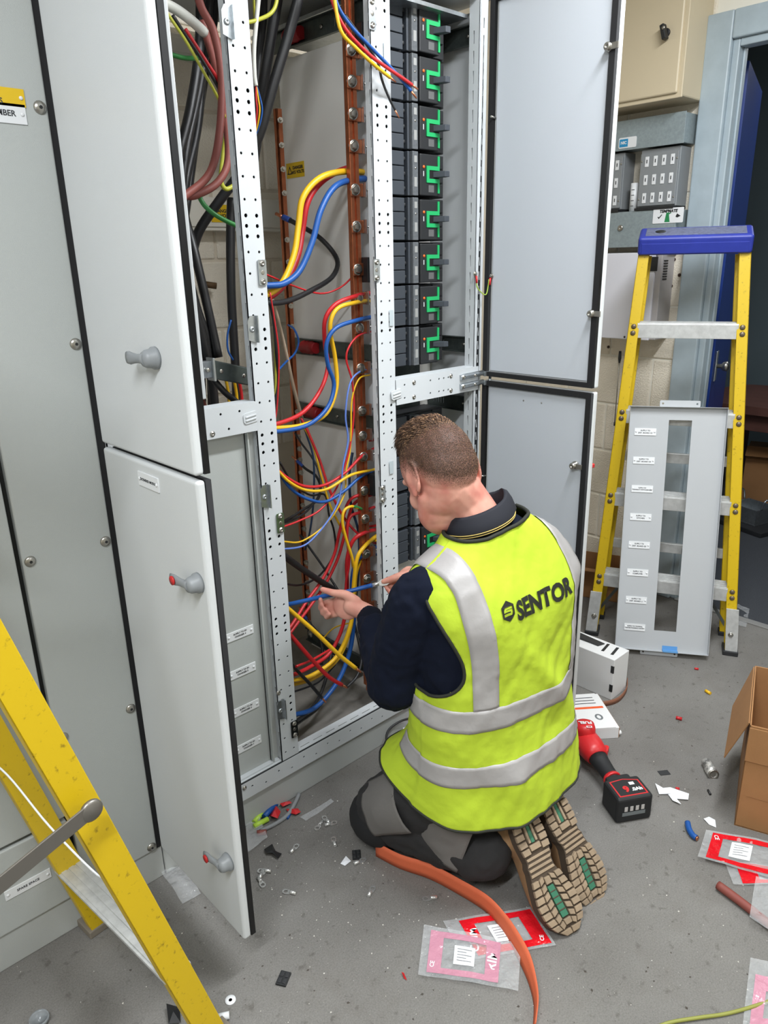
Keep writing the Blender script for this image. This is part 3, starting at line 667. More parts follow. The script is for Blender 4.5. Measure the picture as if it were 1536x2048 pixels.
# --- upper left opening
cable('thick black cable hugging the open upper left door edge', CB, .011, [(322, -40, 1.80), (325, 60, 1.80), (328, 180, 1.80), (340, 300, 1.82), (352, 420, 1.84), (365, 560, 1.86), (385, 720, 1.86), (390, 850, 1.86)], group=G1)
cable('thick black cable bowing left through the upper left opening', CB, .013, [(402, -40, 1.95), (398, 100, 1.95), (380, 220, 1.93), (352, 340, 1.9), (352, 430, 1.88), (375, 560, 1.86), (405, 680, 1.85), (425, 770, 1.86), (432, 860, 1.86)], group=G1)
cable('thick black cable in the middle of the upper left bundle', CB, .012, [(420, -40, 2.0), (412, 90, 2.0), (396, 190, 1.98), (374, 290, 1.95), (362, 400, 1.93), (366, 500, 1.91), (392, 610, 1.9), (418, 700, 1.9), (425, 850, 1.9)], group=G1)
cable('black cable crossing to the right edge of the upper left bundle', CB, .0125, [(408, -20, 2.05), (404, 150, 2.05), (394, 260, 2.03), (374, 350, 2.0), (368, 420, 1.98), (388, 500, 1.93), (414, 610, 1.9), (437, 715, 1.88)], group=G1)
cable('black cable at the back of the upper left bundle', CB, .012, [(435, -30, 2.12), (425, 60, 2.12), (402, 200, 2.1), (388, 300, 2.08), (372, 420, 2.05), (358, 520, 2.0), (372, 640, 2.0), (400, 720, 1.98), (405, 860, 1.98)], group=G1)
cable('black cable falling straight beside the left frame post', CB, .0135, [(463, 396, 2.0), (461, 480, 2.0), (463, 600, 2.0), (471, 740, 2.0), (474, 860, 2.0)], group=G1)
cable('thick black cable sweeping diagonally from top behind the left frame post', CB, .0135, [(606, -60, 1.76), (596, 0, 1.76), (578, 66, 1.78), (548, 165, 1.8), (518, 270, 1.83), (480, 345, 1.88), (440, 400, 1.92), (398, 462, 1.97), (382, 520, 2.0)], group=G1)
cable('thick black cable dropping beside the left frame post at top', CB, .0145, [(562, -60, 1.82), (554, 0, 1.82), (538, 100, 1.84), (524, 190, 1.86), (512, 290, 1.88), (500, 360, 1.9)], group=G1)
cable('dull black cable hidden deepest at top beside post', CB, .012, [(528, -50, 1.95), (525, 40, 1.95), (515, 140, 1.95), (508, 250, 1.95)], group=G1)
cable('thick brown red cable looping down to lower left under door', CBR, .0095, [(392, -20, 1.74), (404, 18, 1.74), (428, 66, 1.74), (443, 155, 1.73), (439, 265, 1.72), (420, 345, 1.71), (375, 388, 1.7), (330, 414, 1.7)])
cable('thick brown red cable curling up behind the other brown loop', CBR, .0095, [(404, 40, 1.8), (418, 90, 1.8), (436, 150, 1.8), (452, 240, 1.79), (456, 320, 1.78), (438, 362, 1.77), (404, 385, 1.76), (372, 391, 1.76), (330, 358, 1.78)])
cable('thick off-white sleeved conduit at the top of the left opening', CWH, .0115, [(310, 2, 1.74), (335, 10, 1.74), (360, 24, 1.74), (386, 44, 1.74), (410, 66, 1.75)])
cable('yellow striped earth wire slanting down the upper left opening', CGY, .0035, [(322, 8, 1.72), (345, 42, 1.72), (373, 84, 1.72), (405, 140, 1.72), (436, 196, 1.73), (450, 235, 1.75)])
cable('slim red wire slanting beside the yellow striped wire', CR, .0048, [(370, 58, 1.735), (392, 92, 1.735), (414, 126, 1.735), (436, 160, 1.74), (452, 190, 1.76)])
cable('slim black wire between the red and yellow slanting wires', CB, .0040, [(345, 30, 1.73), (372, 72, 1.73), (404, 120, 1.735), (434, 170, 1.74), (450, 205, 1.75)])
cable('dark green wire at the top left of the opening', CG, .0055, [(296, 84, 1.74), (312, 90, 1.75), (335, 106, 1.78), (369, 116, 1.8), (400, 116, 1.84)])
cable('bright green wire running to post from the brown loops', CG, .006, [(396, 384, 1.76), (402, 400, 1.76), (414, 416, 1.75), (436, 433, 1.74), (470, 450, 1.74), (500, 460, 1.74)])
cable('green and yellow wire peeking out beside post behind brown cable', CGY, .006, [(452, 270, 1.86), (446, 315, 1.86), (442, 360, 1.86), (452, 378, 1.86), (470, 370, 1.86)])
cable('white sheathed control cable emerging at top beside left frame post', CWH, .0055, [(520, -30, 1.73), (513, 40, 1.73), (508, 100, 1.73), (509, 150, 1.73), (512, 172, 1.73)])
for nm, m, dx in (('blue', CU, 8), ('yellow', CY_, 4), ('red', CR, 0)):
    cable('thin %s core fanning out of the white control cable by post' % nm, m, .0022, [(512, 168, 1.73), (512 + dx, 195, 1.73), (514 + dx * 1.3, 220, 1.73), (511 + dx, 250, 1.74), (505, 285, 1.76)])
cable('olive green-yellow earth cable curving at top of the middle opening', CGY, .0048, [(556, -30, 1.74), (552, 8, 1.74), (540, 28, 1.74), (515, 40, 1.73), (490, 46, 1.73)])
cable('thin yellow wire hanging at the very top beside post', CGY, .003, [(508, -30, 1.76), (508, 10, 1.76), (510, 45, 1.78)])
cable('black cable with blue end below the steel stay arm', CB, .0085, [(415, 745, 1.74), (428, 760, 1.73), (450, 785, 1.72), (476, 806, 1.71)])
cable('short blue core beyond the black cable under the stay arm', CU, .005, [(474, 804, 1.712), (486, 808, 1.71), (500, 815, 1.71)])
cable('dark brown cable low in the upper left opening', CBR, .0075, [(385, 745, 1.9), (392, 770, 1.9), (404, 800, 1.9), (420, 840, 1.9)])
for nm, m, x in (('yellow', CY_, 452), ('red', CR, 478), ('second yellow', CY_, 468)):
    cable('short %s cable piece seen under the stay arm beside post' % nm, m, .0048, [(x - 6, 735, 1.92), (x + 2, 770, 1.92), (x + 6, 800, 1.92), (x + 8, 850, 1.92)])
cable('thin blue wire curving behind the black vertical cable', CU, .003, [(462, 640, 1.96), (455, 670, 1.96), (456, 700, 1.96), (466, 720, 1.96)])
# --- loose top bundle in front of the middle post
cable('yellow wire with stripped end hanging over the middle post', CY_, .0045, [(660, -50, 1.58), (669, 0, 1.575), (682, 62, 1.57), (712, 96, 1.57), (750, 131, 1.57), (780, 155, 1.575)], tip='cu')
cable('red wire with stripped end reaching toward the breakers', CR, .0045, [(655, -50, 1.60), (664, 0, 1.59), (690, 57, 1.582), (735, 106, 1.58), (772, 134, 1.575), (806, 157, 1.57), (824, 170, 1.57)], tip='cu')
cable('blue wire with stripped end reaching toward the breakers', CU, .0045, [(665, -50, 1.61), (673, 5, 1.602), (700, 50, 1.598), (745, 98, 1.594), (778, 132, 1.59), (806, 162, 1.58), (822, 182, 1.575)], tip='cu')
cable('thin black wire with stripped end hanging on the middle post', CB, .0033, [(690, 30, 1.60), (730, 85, 1.598), (755, 124, 1.595), (764, 160, 1.592), (778, 196, 1.59), (790, 220, 1.59)], tip='cu')
# --- upper loops in the middle opening
cable('thick yellow cable arching from the copper busbar to post', CY_, .0085, [(800, 352, 1.78), (745, 346, 1.75), (690, 343, 1.73), (640, 356, 1.72), (606, 395, 1.72), (597, 450, 1.72), (589, 505, 1.71), (570, 556, 1.70), (546, 583, 1.69), (500, 600, 1.69)])
cable('thick red cable arching behind the thick yellow cable', CR, .0085, [(800, 325, 1.80), (742, 330, 1.78), (690, 338, 1.765), (645, 362, 1.755), (616, 402, 1.75), (605, 460, 1.75), (596, 510, 1.735), (574, 560, 1.72), (546, 590, 1.71), (500, 608, 1.71)])
cable('thick blue cable arching from the copper busbar to post', CU, .0085, [(760, 356, 1.75), (705, 360, 1.72), (668, 375, 1.70), (641, 422, 1.69), (625, 482, 1.685), (600, 540, 1.68), (570, 566, 1.675), (540, 571, 1.675), (500, 570, 1.68)])
cable('thick black cable swinging out from the rear busbar stud', CB, .0075, [(566, 434, 2.035), (590, 446, 1.99), (640, 476, 1.9), (674, 519, 1.84), (664, 554, 1.8), (622, 581, 1.76), (575, 602, 1.72), (535, 606, 1.69), (500, 600, 1.69)], start='ferrule')
cable('thin red wire sagging between post and busbar high up', CR, .0026, [(510, 540, 1.74), (542, 553, 1.74), (582, 570, 1.75), (640, 587, 1.76), (682, 574, 1.74), (715, 543, 1.70)])
G2 = 'middle trio of cables'
cable('red cable of the middle trio snaking from busbar to post', CR, .0062, [(745, 585, 1.72), (712, 592, 1.69), (672, 608, 1.69), (650, 640, 1.70), (650, 690, 1.72), (656, 730, 1.73), (642, 778, 1.72), (607, 824, 1.70), (556, 847, 1.68), (510, 852, 1.68)], group=G2)
cable('yellow cable of the middle trio snaking from busbar to post', CY_, .0062, [(745, 600, 1.71), (712, 605, 1.685), (674, 618, 1.68), (660, 655, 1.685), (670, 715, 1.70), (673, 775, 1.70), (652, 828, 1.69), (606, 850, 1.68), (556, 856, 1.675), (510, 858, 1.675)], group=G2)
cable('blue cable of the middle trio snaking from busbar to post', CU, .0062, [(755, 632, 1.72), (716, 640, 1.68), (672, 656, 1.67), (653, 688, 1.675), (656, 730, 1.68), (668, 770, 1.685), (655, 815, 1.68), (616, 850, 1.67), (556, 863, 1.665), (510, 862, 1.665)], group=G2)
cable('thin red wire winding down beside the copper busbar', CR, .0030, [(745, 662, 1.71), (716, 672, 1.685), (697, 696, 1.68), (693, 722, 1.685), (704, 762, 1.69), (708, 820, 1.69), (702, 880, 1.69), (690, 930, 1.69), (670, 982, 1.69), (640, 1020, 1.685), (600, 1041, 1.68), (560, 1055, 1.67), (520, 1060, 1.67)])
cable('thin slate blue wire winding down to the lower post', CTE, .0028, [(745, 736, 1.71), (717, 745, 1.685), (699, 770, 1.68), (691, 830, 1.68), (696, 880, 1.68), (686, 932, 1.68), (681, 985, 1.68), (668, 1022, 1.68), (640, 1062, 1.675), (608, 1091, 1.67), (565, 1098, 1.665), (525, 1096, 1.665)])
cable('thin yellow wire winding down beside the slate blue wire', CY_, .0027, [(740, 750, 1.70), (718, 758, 1.69), (704, 798, 1.69), (702, 860, 1.69), (700, 902, 1.69), (692, 942, 1.69), (688, 990, 1.69), (655, 1045, 1.685), (605, 1082, 1.68), (565, 1083, 1.67), (525, 1080, 1.67)])
G3 = 'lower trio of cables'
cable('red cable of the lower trio sagging from busbar to post', CR, .0045, [(760, 890, 1.74), (724, 912, 1.69), (692, 944, 1.69), (652, 969, 1.69), (612, 973, 1.685), (578, 958, 1.68), (545, 930, 1.68), (520, 900, 1.68)], group=G3)
cable('yellow cable of the lower trio sagging from busbar to post', CY_, .0045, [(770, 932, 1.72), (745, 940, 1.69), (702, 950, 1.675), (655, 978, 1.675), (615, 981, 1.675), (580, 965, 1.67), (550, 935, 1.67), (520, 900, 1.67)], group=G3)
cable('blue cable of the lower trio sagging from busbar to post', CU, .0048, [(755, 940, 1.73), (722, 953, 1.69), (690, 981, 1.685), (652, 1003, 1.685), (618, 999, 1.68), (585, 980, 1.68), (556, 945, 1.68), (520, 905, 1.68)], group=G3)
# --- rear busbar tails and diagonals
cable('thin black wire falling from a rear busbar stud', CB, .0036, [(590, 866, 2.03), (604, 888, 1.99), (624, 915, 1.94), (638, 945, 1.9), (640, 985, 1.86), (614, 1022, 1.8), (576, 1043, 1.74), (540, 1048, 1.70)])
cable('black tail with blue ferrule on the rear busbar', CB, .0046, [(594, 922, 2.03), (612, 938, 1.98), (632, 952, 1.93), (641, 975, 1.89), (634, 1000, 1.85), (605, 1020, 1.8), (565, 1044, 1.73), (530, 1052, 1.70)], start='ferrule')
cable('black wire sweeping to the lower right from mid post', CB, .0035, [(560, 925, 1.72), (585, 965, 1.78), (620, 990, 1.84), (650, 990, 1.86), (658, 1030, 1.86), (668, 1062, 1.86), (669, 1105, 1.85), (640, 1150, 1.82), (600, 1170, 1.78), (560, 1165, 1.72)])
cable('long red diagonal wire from rear cable down to busbar', CR, .0042, [(602, 836, 1.88), (618, 868, 1.86), (640, 922, 1.83), (660, 982, 1.8), (690, 1038, 1.77), (722, 1072, 1.73), (760, 1090, 1.73)])
cable('long yellow diagonal wire crossing the red diagonal', CY_, .0036, [(606, 850, 1.90), (625, 888, 1.88), (640, 942, 1.85), (660, 1010, 1.82), (682, 1056, 1.8), (702, 1110, 1.77), (708, 1170, 1.74)])
cable('dark blue diagonal wire falling behind the red diagonal', cmat('dark_blue', (40, 62, 92)), .0034, [(602, 838, 1.92), (614, 872, 1.92), (627, 920, 1.92), (627, 1000, 1.92), (620, 1062, 1.92), (610, 1100, 1.94)])
cable('beige sheathed cable slanting down beside the left frame post', CBE, .0055, [(545, 600, 1.80), (560, 655, 1.82), (574, 715, 1.84), (588, 778, 1.86), (604, 836, 1.88)])
cable('small blue wire hooked on a rear busbar stud', CU, .0032, [(576, 650, 2.03), (588, 658, 1.98), (597, 682, 1.93), (590, 706, 1.88), (572, 724, 1.83), (555, 742, 1.78)])
cable('black cable hugging the right edge of the left frame post', CB, .0052, [(538, 596, 1.69), (548, 640, 1.70), (553, 700, 1.70), (556, 760, 1.71), (545, 830, 1.70)])
cable('thin red wire hugging the right edge of left post', CR, .0023, [(540, 585, 1.675), (549, 640, 1.68), (557, 700, 1.685), (557, 760, 1.69), (552, 830, 1.69), (540, 870, 1.69)])
cable('green-yellow wire hugging the left frame post edge', CGY, .0030, [(540, 600, 1.70), (547, 640, 1.705), (550, 700, 1.71), (551, 770, 1.71), (545, 850, 1.70)])
# --- lower middle opening
cable('red cable plunging left past the lower busbar', CR, .0052, [(760, 975, 1.74), (724, 988, 1.71), (697, 1004, 1.73), (680, 1060, 1.76), (668, 1110, 1.77), (645, 1158, 1.77), (612, 1205, 1.75), (582, 1252, 1.72), (550, 1290, 1.70)])
cable('second red cable plunging left beside the first', CR, .0052, [(760, 985, 1.75), (726, 996, 1.73), (704, 1014, 1.75), (690, 1066, 1.78), (676, 1116, 1.79), (652, 1166, 1.79), (622, 1210, 1.77), (592, 1250, 1.74), (555, 1300, 1.71)])
cable('red cable dropping beside the busbar into the bottom tray', CR, .0065, [(765, 1056, 1.74), (728, 1066, 1.70), (706, 1082, 1.71), (694, 1120, 1.73), (694, 1180, 1.75), (686, 1250, 1.76), (660, 1305, 1.76), (620, 1334, 1.74), (580, 1352, 1.70), (545, 1360, 1.68)])
cable('red loop rising above the green and yellow loop', CR, .0048, [(760, 1010, 1.74), (722, 1024, 1.71), (700, 1035, 1.715), (694, 1070, 1.72), (698, 1120, 1.73), (692, 1170, 1.74), (690, 1230, 1.75)])
cable('yellow cable with green end looping off the lower busbar', CY_, .0046, [(716, 1016, 1.692), (702, 1013, 1.69), (688, 1022, 1.69), (685, 1046, 1.69), (693, 1080, 1.69), (704, 1115, 1.69), (710, 1150, 1.70), (710, 1190, 1.71)])
cable('short green end of the yellow loop at the busbar', CG, .0047, [(723, 1018, 1.694), (716, 1015, 1.692), (706, 1013, 1.69)])
cable('yellow cable falling from lower busbar to bottom left', CY_, .0068, [(755, 1070, 1.72), (730, 1092, 1.69), (714, 1118, 1.69), (707, 1175, 1.70), (702, 1245, 1.71), (674, 1312, 1.71), (625, 1350, 1.70), (580, 1362, 1.69), (545, 1368, 1.68)])
cable('second yellow cable falling close to the blue cable', CY_, .0055, [(722, 1118, 1.71), (712, 1150, 1.715), (709, 1200, 1.73), (700, 1262, 1.73), (676, 1318, 1.73), (630, 1356, 1.72), (575, 1372, 1.70), (545, 1376, 1.69)])
cable('blue cable falling from lower busbar to the bottom post', CU, .0078, [(760, 1090, 1.74), (727, 1108, 1.705), (711, 1128, 1.71), (704, 1170, 1.73), (708, 1230, 1.74), (700, 1300, 1.735), (676, 1362, 1.72), (632, 1414, 1.70), (585, 1430, 1.68), (550, 1430, 1.67)])
cable('dark blue cable dropping behind the lower red cables', cmat('dark_blue', (40, 62, 92)), .0045, [(705, 905, 1.79), (699, 950, 1.79), (702, 1010, 1.79), (716, 1060, 1.79), (718, 1120, 1.79), (712, 1200, 1.79)])
cable('thick black cable slanting across the lower middle opening', CB, .0105, [(540, 1085, 1.70), (574, 1116, 1.72), (622, 1150, 1.75), (666, 1178, 1.78), (720, 1210, 1.81)])
cable('black wire slanting from rear stud to the hand', CB, .0042, [(600, 1070, 2.02), (618, 1094, 1.97), (645, 1132, 1.9), (668, 1168, 1.84), (690, 1200, 1.80)])
cable('black cable with blue ferrule falling low at the back', CB, .006, [(606, 1228, 2.0), (618, 1246, 1.97), (636, 1268, 1.93), (645, 1300, 1.9), (643, 1330, 1.88)], start='ferrule')
cable('blue cable held out across the opening toward the lug', CU, .0066, [(548, 1213, 1.68), (585, 1207, 1.62), (625, 1198, 1.575), (660, 1190, 1.532), (700, 1182, 1.50), (727, 1175, 1.475), (744, 1170.5, 1.455)], name='held_blue_cable')
cable('yellow cable with bare end pointing down to the right', CY_, .0068, [(550, 1195, 1.69), (582, 1222, 1.67), (628, 1262, 1.64), (676, 1308, 1.61), (712, 1337, 1.59)], tip='cu')
cable('red cable with bare end pointing down to the right', CR, .0068, [(550, 1235, 1.70), (586, 1276, 1.68), (628, 1324, 1.66), (658, 1354, 1.64), (684, 1370, 1.63)], tip='cu')
cable('black cable with bare end in the bottom tray', CB, .0055, [(555, 1290, 1.70), (590, 1336, 1.69), (620, 1368, 1.68), (644, 1396, 1.67)], tip='cu')
cable('thin red cable piece low beside the left frame post', CR, .004, [(592, 1333, 1.66), (620, 1322, 1.68), (645, 1308, 1.70), (662, 1298, 1.72)])
cable('black cable looping near the man in the bottom tray', CB, .005, [(708, 1245, 1.78), (718, 1285, 1.74), (723, 1320, 1.70), (714, 1352, 1.68), (694, 1374, 1.67)])
cable('black cable falling through the tray to the post foot', CB, .0058, [(664, 1300, 1.84), (655, 1345, 1.80), (640, 1390, 1.75), (616, 1424, 1.70), (590, 1444, 1.67), (570, 1458, 1.66)])
cable('thin black cable lying flat at the post foot', CB, .0032, [(670, 1330, 1.85), (640, 1362, 1.80), (610, 1376, 1.74), (580, 1386, 1.68)])
cable('second thin black cable at the post foot in the tray', CB, .0042, [(655, 1390, 1.80), (635, 1418, 1.75), (608, 1438, 1.70), (585, 1455, 1.66)])
cable('thin yellow wire lying low by the rear rail', CY_, .0026, [(735, 1242, 1.85), (700, 1246, 1.86), (668, 1256, 1.88), (645, 1278, 1.88)])
for k, (yy, m, nm) in enumerate(((1050, CR, 'red'), (1080, CY_, 'yellow'), (945, CY_, 'golden yellow'), (878, CR, 'dark red'), (1108, CU, 'blue'))):
    cable('short %s wire stub passing behind the middle post' % nm, m, .0042, [(738, yy + 3, 1.735), (760, yy, 1.70), (790, yy - 4, 1.69)], group='stubs behind the middle post')
# copper scrap in the tray
tag(MB().obox(oy(655, 1452, 1.75) + Vector((0, 0, .0)), (.010, .004, .003), (-.004, .009, 0), (0, -.002, .012)).tube([oy(655, 1452, 1.75), oy(700, 1440, 1.75)], .0012, 6).build('copper_offcut', CBR, bevel=.002), 'small reddish brown scrap lying in the dusty bottom tray', 'scrap')
# ================================================================ things on the right wall
WX, WY = Vector((0, -1, 0)), Vector((0, 0, 1))            # picture-right and up on that wall; outward is -X
def wplane(x, y, z): return frame_m((x, y, z), WX, WY)
TAN = mat('tan_enclosure_paint', (202, 188, 160), .4, bump=.1, bscale=500)
GALV = mat('galvanised_trunking', (150, 162, 166), .42, .2, var=.5, vscale=90, dark=(112, 124, 128))
t = thing('tan_enclosure', 'tan steel electrical enclosure with black knob high on block wall', 'enclosure', (3.2, 1.85, 2.2))
MB().box((3.115, 1.578, 2.195), (XW - .003, 2.20, 2.985)).build('enclosure_body', TAN, t, bevel=.006)
MB().box((3.098, 1.592, 2.206), (3.113, 2.186, 2.975)).build('enclosure_door', TAN, t, bevel=.010, seg=4)
MB().box((3.110, 1.575, 2.190), (3.120, 2.205, 2.990)).build('rim', TAN, t, bevel=.003)
k = ox(1333, 66, 3.097)
kb = MB().lathe(k, (-1, 0, 0), [(.016, 0), (.016, .006), (.013, .008)], 20).build('knob', BLACKP, t)
MB().obox(k + Vector((-.020, 0, 0)), (.014, 0, 0), Vector((0, .008, -.003)), Vector((0, .008, .026))).build('knob_grip', BLACKP, kb, bevel=.003)
MB().lathe(k + Vector((-.034, -.003, .012)), (-1, 0, 0), [(.007, 0), (.006, .003), (0, .003)], 12).build('knob_screw', STEEL, kb)
def trunk(label, y0, y1, z0, z1, x0):
    t = thing('steel_trunking', label, 'trunking', ((x0 + XW) / 2, y0, z0), group='galvanised trunking on the right wall')
    MB().box((x0 + .004, y0, z0), (XW - .003, y1, z1)).build('trunking_body', GALV, t, bevel=.002)
    MB().box((x0, y0 - .002, z0 - .003), (x0 + .004, y1, z1 + .003)).build('trunking_lid', GALV, t, bevel=.001)
    return t
t1 = trunk('galvanised steel trunking directly under the tan enclosure', 1.598, 2.2, 2.040, 2.152, 3.205)
t2 = trunk('galvanised steel trunking between fuse boards and white enclosure', 1.598, 2.2, 1.642, 1.785, 3.205)
b_ = ox(1241, 456, 3.204); MB().lathe(b_, (-1, 0, 0), [(.013, 0), (.012, .004), (.004, .006), (.003, .004), (0, .004)], 14).build('coach_bolt', STEEL, t2)
v = ox(1255, 285, 3.203)
st_ = tag(link('round_cornered_sticker', flat_mesh([rrect(-.042, -.021, .042, .021, .006)], .0012, wplane(3.2036, v.y, v.z)), LABELW), 'small blue and white sticker on the upper steel trunking', 'sticker')
link('blue_patch', flat_mesh([rect(-.038, -.016, .002, .015)], .0006, wplane(3.2028, v.y, v.z)), mat('sky_blue_print', (40, 140, 190), .4), st_)
link('lettering', text_mesh('NIC', .016, wplane(3.2022, v.y + .018, v.z), bold=.0006), LABELW, st_)
v = ox(1336, 431, 3.203)
cd = tag(link('instruction_card', flat_mesh([rrect(-.068, -.030, .068, .030, .004)], .0014, wplane(3.2034, v.y, v.z)), LABELW), 'white card with green arrow stuck on the lower steel trunking', 'sign')
link('heading', text_mesh('TEMPMATE', .016, wplane(3.2024, v.y, v.z + .017), bold=.0008, shear=.2), BLACKP, cd)
link('green_mark', flat_mesh([[(-.014, -.026), (.010, -.026), (.004, .004), (.016, .010), (-.008, .012)]], .0006, wplane(3.2024, v.y, v.z)), mat('print_green', (36, 128, 76), .5), cd)
link('tick_left', flat_mesh([[(-.046, -.006), (-.040, -.012), (-.026, .004), (-.029, .006), (-.040, -.006), (-.044, -.002)]], .0006, wplane(3.2024, v.y, v.z)), BLACKP, cd)
link('tick_right', flat_mesh([[(.034, -.006), (.042, -.010), (.056, -.004), (.050, .000), (.040, .006)]], .0006, wplane(3.2024, v.y, v.z)), BLACKP, cd)
# fuse boards with paper label slots
BOARD = mat('mid_grey_board', (136, 140, 143), .4, .1)
def board(label, yr, w_):
    t = thing('fuse_board', label, 'fuse board', (3.25, yr, 1.8), group='grey fuse boards on the right wall')
    MB().box((3.225, yr, 1.800), (XW - .003, yr + w_, 2.032)).build('case', BOARD, t, bevel=.003)
    MB().box((3.215, yr + .004, 1.806), (3.226, yr + w_ - .004, 2.014)).build('front_plate', BOARD, t, bevel=.002)
    for r in range(3):
        for c in range(4):
            y_ = yr + w_ * (.16 + c * .215); z_ = 1.838 + r * .072
            s_ = MB().box((3.2125, y_ - .0085, z_ - .020), (3.2152, y_ + .0085, z_ + .020)).build('label_slot', LABELW, t, bevel=.001)
            MB().box((3.2118, y_ - .002, z_ - .006), (3.2126, y_ + .002, z_ + .008)).build('mark', LABELB, s_)
    for y_ in (yr + .010, yr + w_ - .010):
        for z_ in (1.835, 1.985): MB().lathe((3.2148, y_, z_), (-1, 0, 0), [(.004, 0), (.003, .002), (0, .002)], 8).build('screw', STEEL, t)
    MB().box((3.200, yr, 1.789), (XW - .003, yr + w_, 1.799)).build('base_gap_shade', BLACKP, t)  # black strip painting the shaded gap under the board
board('grey fuse board with twelve white label slots, nearer the doorway', 1.612, .178)
board('grey fuse board partly hidden behind the open upper door', 1.868, .178)
v = ox(1268, 388, 3.24)
t = thing('paper_roll', 'white rolled paper standing between the two grey fuse boards', 'paper', (3.245, v.y, 1.789))
MB().lathe((3.245, v.y, 1.790), (0, 0, 1), [(.018, 0), (.018, .115), (.014, .115), (.014, .02)], 20).build('sheet', LABELW, t)
for k in range(4): MB().box((3.2266, v.y - .008, 1.81 + k * .022), (3.2276, v.y + .006, 1.8125 + k * .022)).build('print_line', LABELB, t)
# white enclosure
t = thing('white_enclosure', 'white enclosure with side vents below the steel trunking on block wall', 'enclosure', (3.25, 1.8, 1.24))
WBX = mat('lilac_white_box', (222, 222, 230), .4)
MB().box((3.20, 1.637, 1.243), (XW - .003, 2.02, 1.613)).build('enclosure_case', mat('lilac_grey_case', (176, 172, 172), .45), t, bevel=.003)
MB().box((3.190, 1.664, 1.240), (3.202, 2.02, 1.615)).build('front_cover', WBX, t, bevel=.003)
for k in range(8): MB().box((3.215, 1.634, 1.50 + k * .011), (3.25, 1.638, 1.505 + k * .011)).build('vent_slot', BLACKP, t)
v = ox(1306, 528, 3.19); MB().box((3.187, v.y - .022, v.z - .03), (3.1905, v.y + .022, v.z + .03)).build('black_window', BLACKP, t)
v = ox(1309, 506, 3.19); MB().box((3.1885, v.y - .02, v.z - .006), (3.1905, v.y + .02, v.z + .006)).build('yellow_tag', YELLOWL, t)
for px, py in ((1249, 674),): MB().lathe(ox(px, py, 3.19), (-1, 0, 0), [(.005, 0), (.004, .002), (0, .002)], 10).build('screw', BLACKP, t)
# thin rod hanging on the wall
a, b = ox(1240, 708, 3.29), ox(1229, 850, 3.29)
t = thing('hanging_rod', 'thin steel rod with dark grip hanging on block wall behind ladder', 'rod', b)
MB().tube([a, b], .003, 8).build('rod', STEEL, t)
MB().tube([a + (b - a) * -.04, a + (b - a) * .06, a + (b - a) * .12], [.006, .008, .004], 10).build('grip', CHARC, t)
MB().tube([b - (b - a) * .04, b + (b - a) * .01], .005, 8).build('tip', CHARC, t)
for px, py in ((1217, 694), (1349, 519), (1359, 550), (1343, 572)):
    v = ox(px, py, XW - .006); MB().lathe(v, (-1, 0, 0), [(.007, 0), (.007, .003), (0, .003)], 10).build('wall_plug', mat('dark_plug', (70, 52, 42), .8), wr)
# small carton behind the ladder foot
t = thing('carton_behind_ladder', 'dark open cardboard carton on floor behind the ladder foot', 'box', (3.13, 1.78, 0), rz=.35)
child('carton_body', MB().box((-.12, -.14, 0), (.12, .14, .003)).box((-.12, -.14, 0), (-.117, .14, .15)).box((.117, -.14, 0), (.12, .14, .15)).box((-.12, -.14, 0), (.12, -.137, .15)).box((-.12, .137, 0), (.12, .14, .15)), CARD, t)
child('carton_flap', MB().obox((-.16, 0, .165), (.045, 0, -.012), (0, .14, 0), (.0004, 0, .0015)), CARD, t)
# ================================================================ step ladders
YEL = mat('yellow_fibreglass', (207, 174, 16), .45, var=.7, vscale=75, dark=(104, 82, 20), bump=.12, bscale=90, thr=(.70, .74))
ALU = mat('worn_aluminium', (204, 205, 204), .4, .35, var=.25, vscale=40)
BLUEP = mat('blue_cap_plastic', (44, 58, 158), .45, var=.15, vscale=25)
RIVET = mat('brown_rivet', (120, 108, 92), .4, .6)
class Lad:
    def __init__(s, x, y, yaw, lean, wb, wt, roll=0.0):
        s.o = Vector((x, y, 0)); s.u = Vector((math.cos(yaw), math.sin(yaw), 0)); s.n = Vector((-math.sin(yaw), math.cos(yaw), 0))
        s.k = math.tan(lean); s.wb, s.wt, s.roll = wb, wt, roll
    def p(s, sg, z, dn=0.0, du=0.0):
        w_ = s.wb + (s.wt - s.wb) * z / 1.6
        return s.o + s.n * (s.k * z + dn) + Vector((0, 0, z)) + s.u * (sg * w_ + s.roll * z + du)
def channel(mb_, a, b, u, n, w_, d_, th=.004):
    """C channel from a to b: front flange width w_ along u, web depth d_ along n, on the outer side sign of u"""
    sg = 1 if w_ > 0 else -1; w_ = abs(w_)
    ax = (b - a); c = (a + b) / 2
    mb_.obox(c + n * th / 2, ax / 2, u * w_ / 2, n * th / 2 if True else n)
    mb_.obox(c + n * (d_ - th / 2), ax / 2, u * w_ / 2, n * th / 2)
    mb_.obox(c + n * d_ / 2 + u * sg * (w_ / 2 - th / 2), ax / 2, u * th / 2, n * d_ / 2)
    return mb_
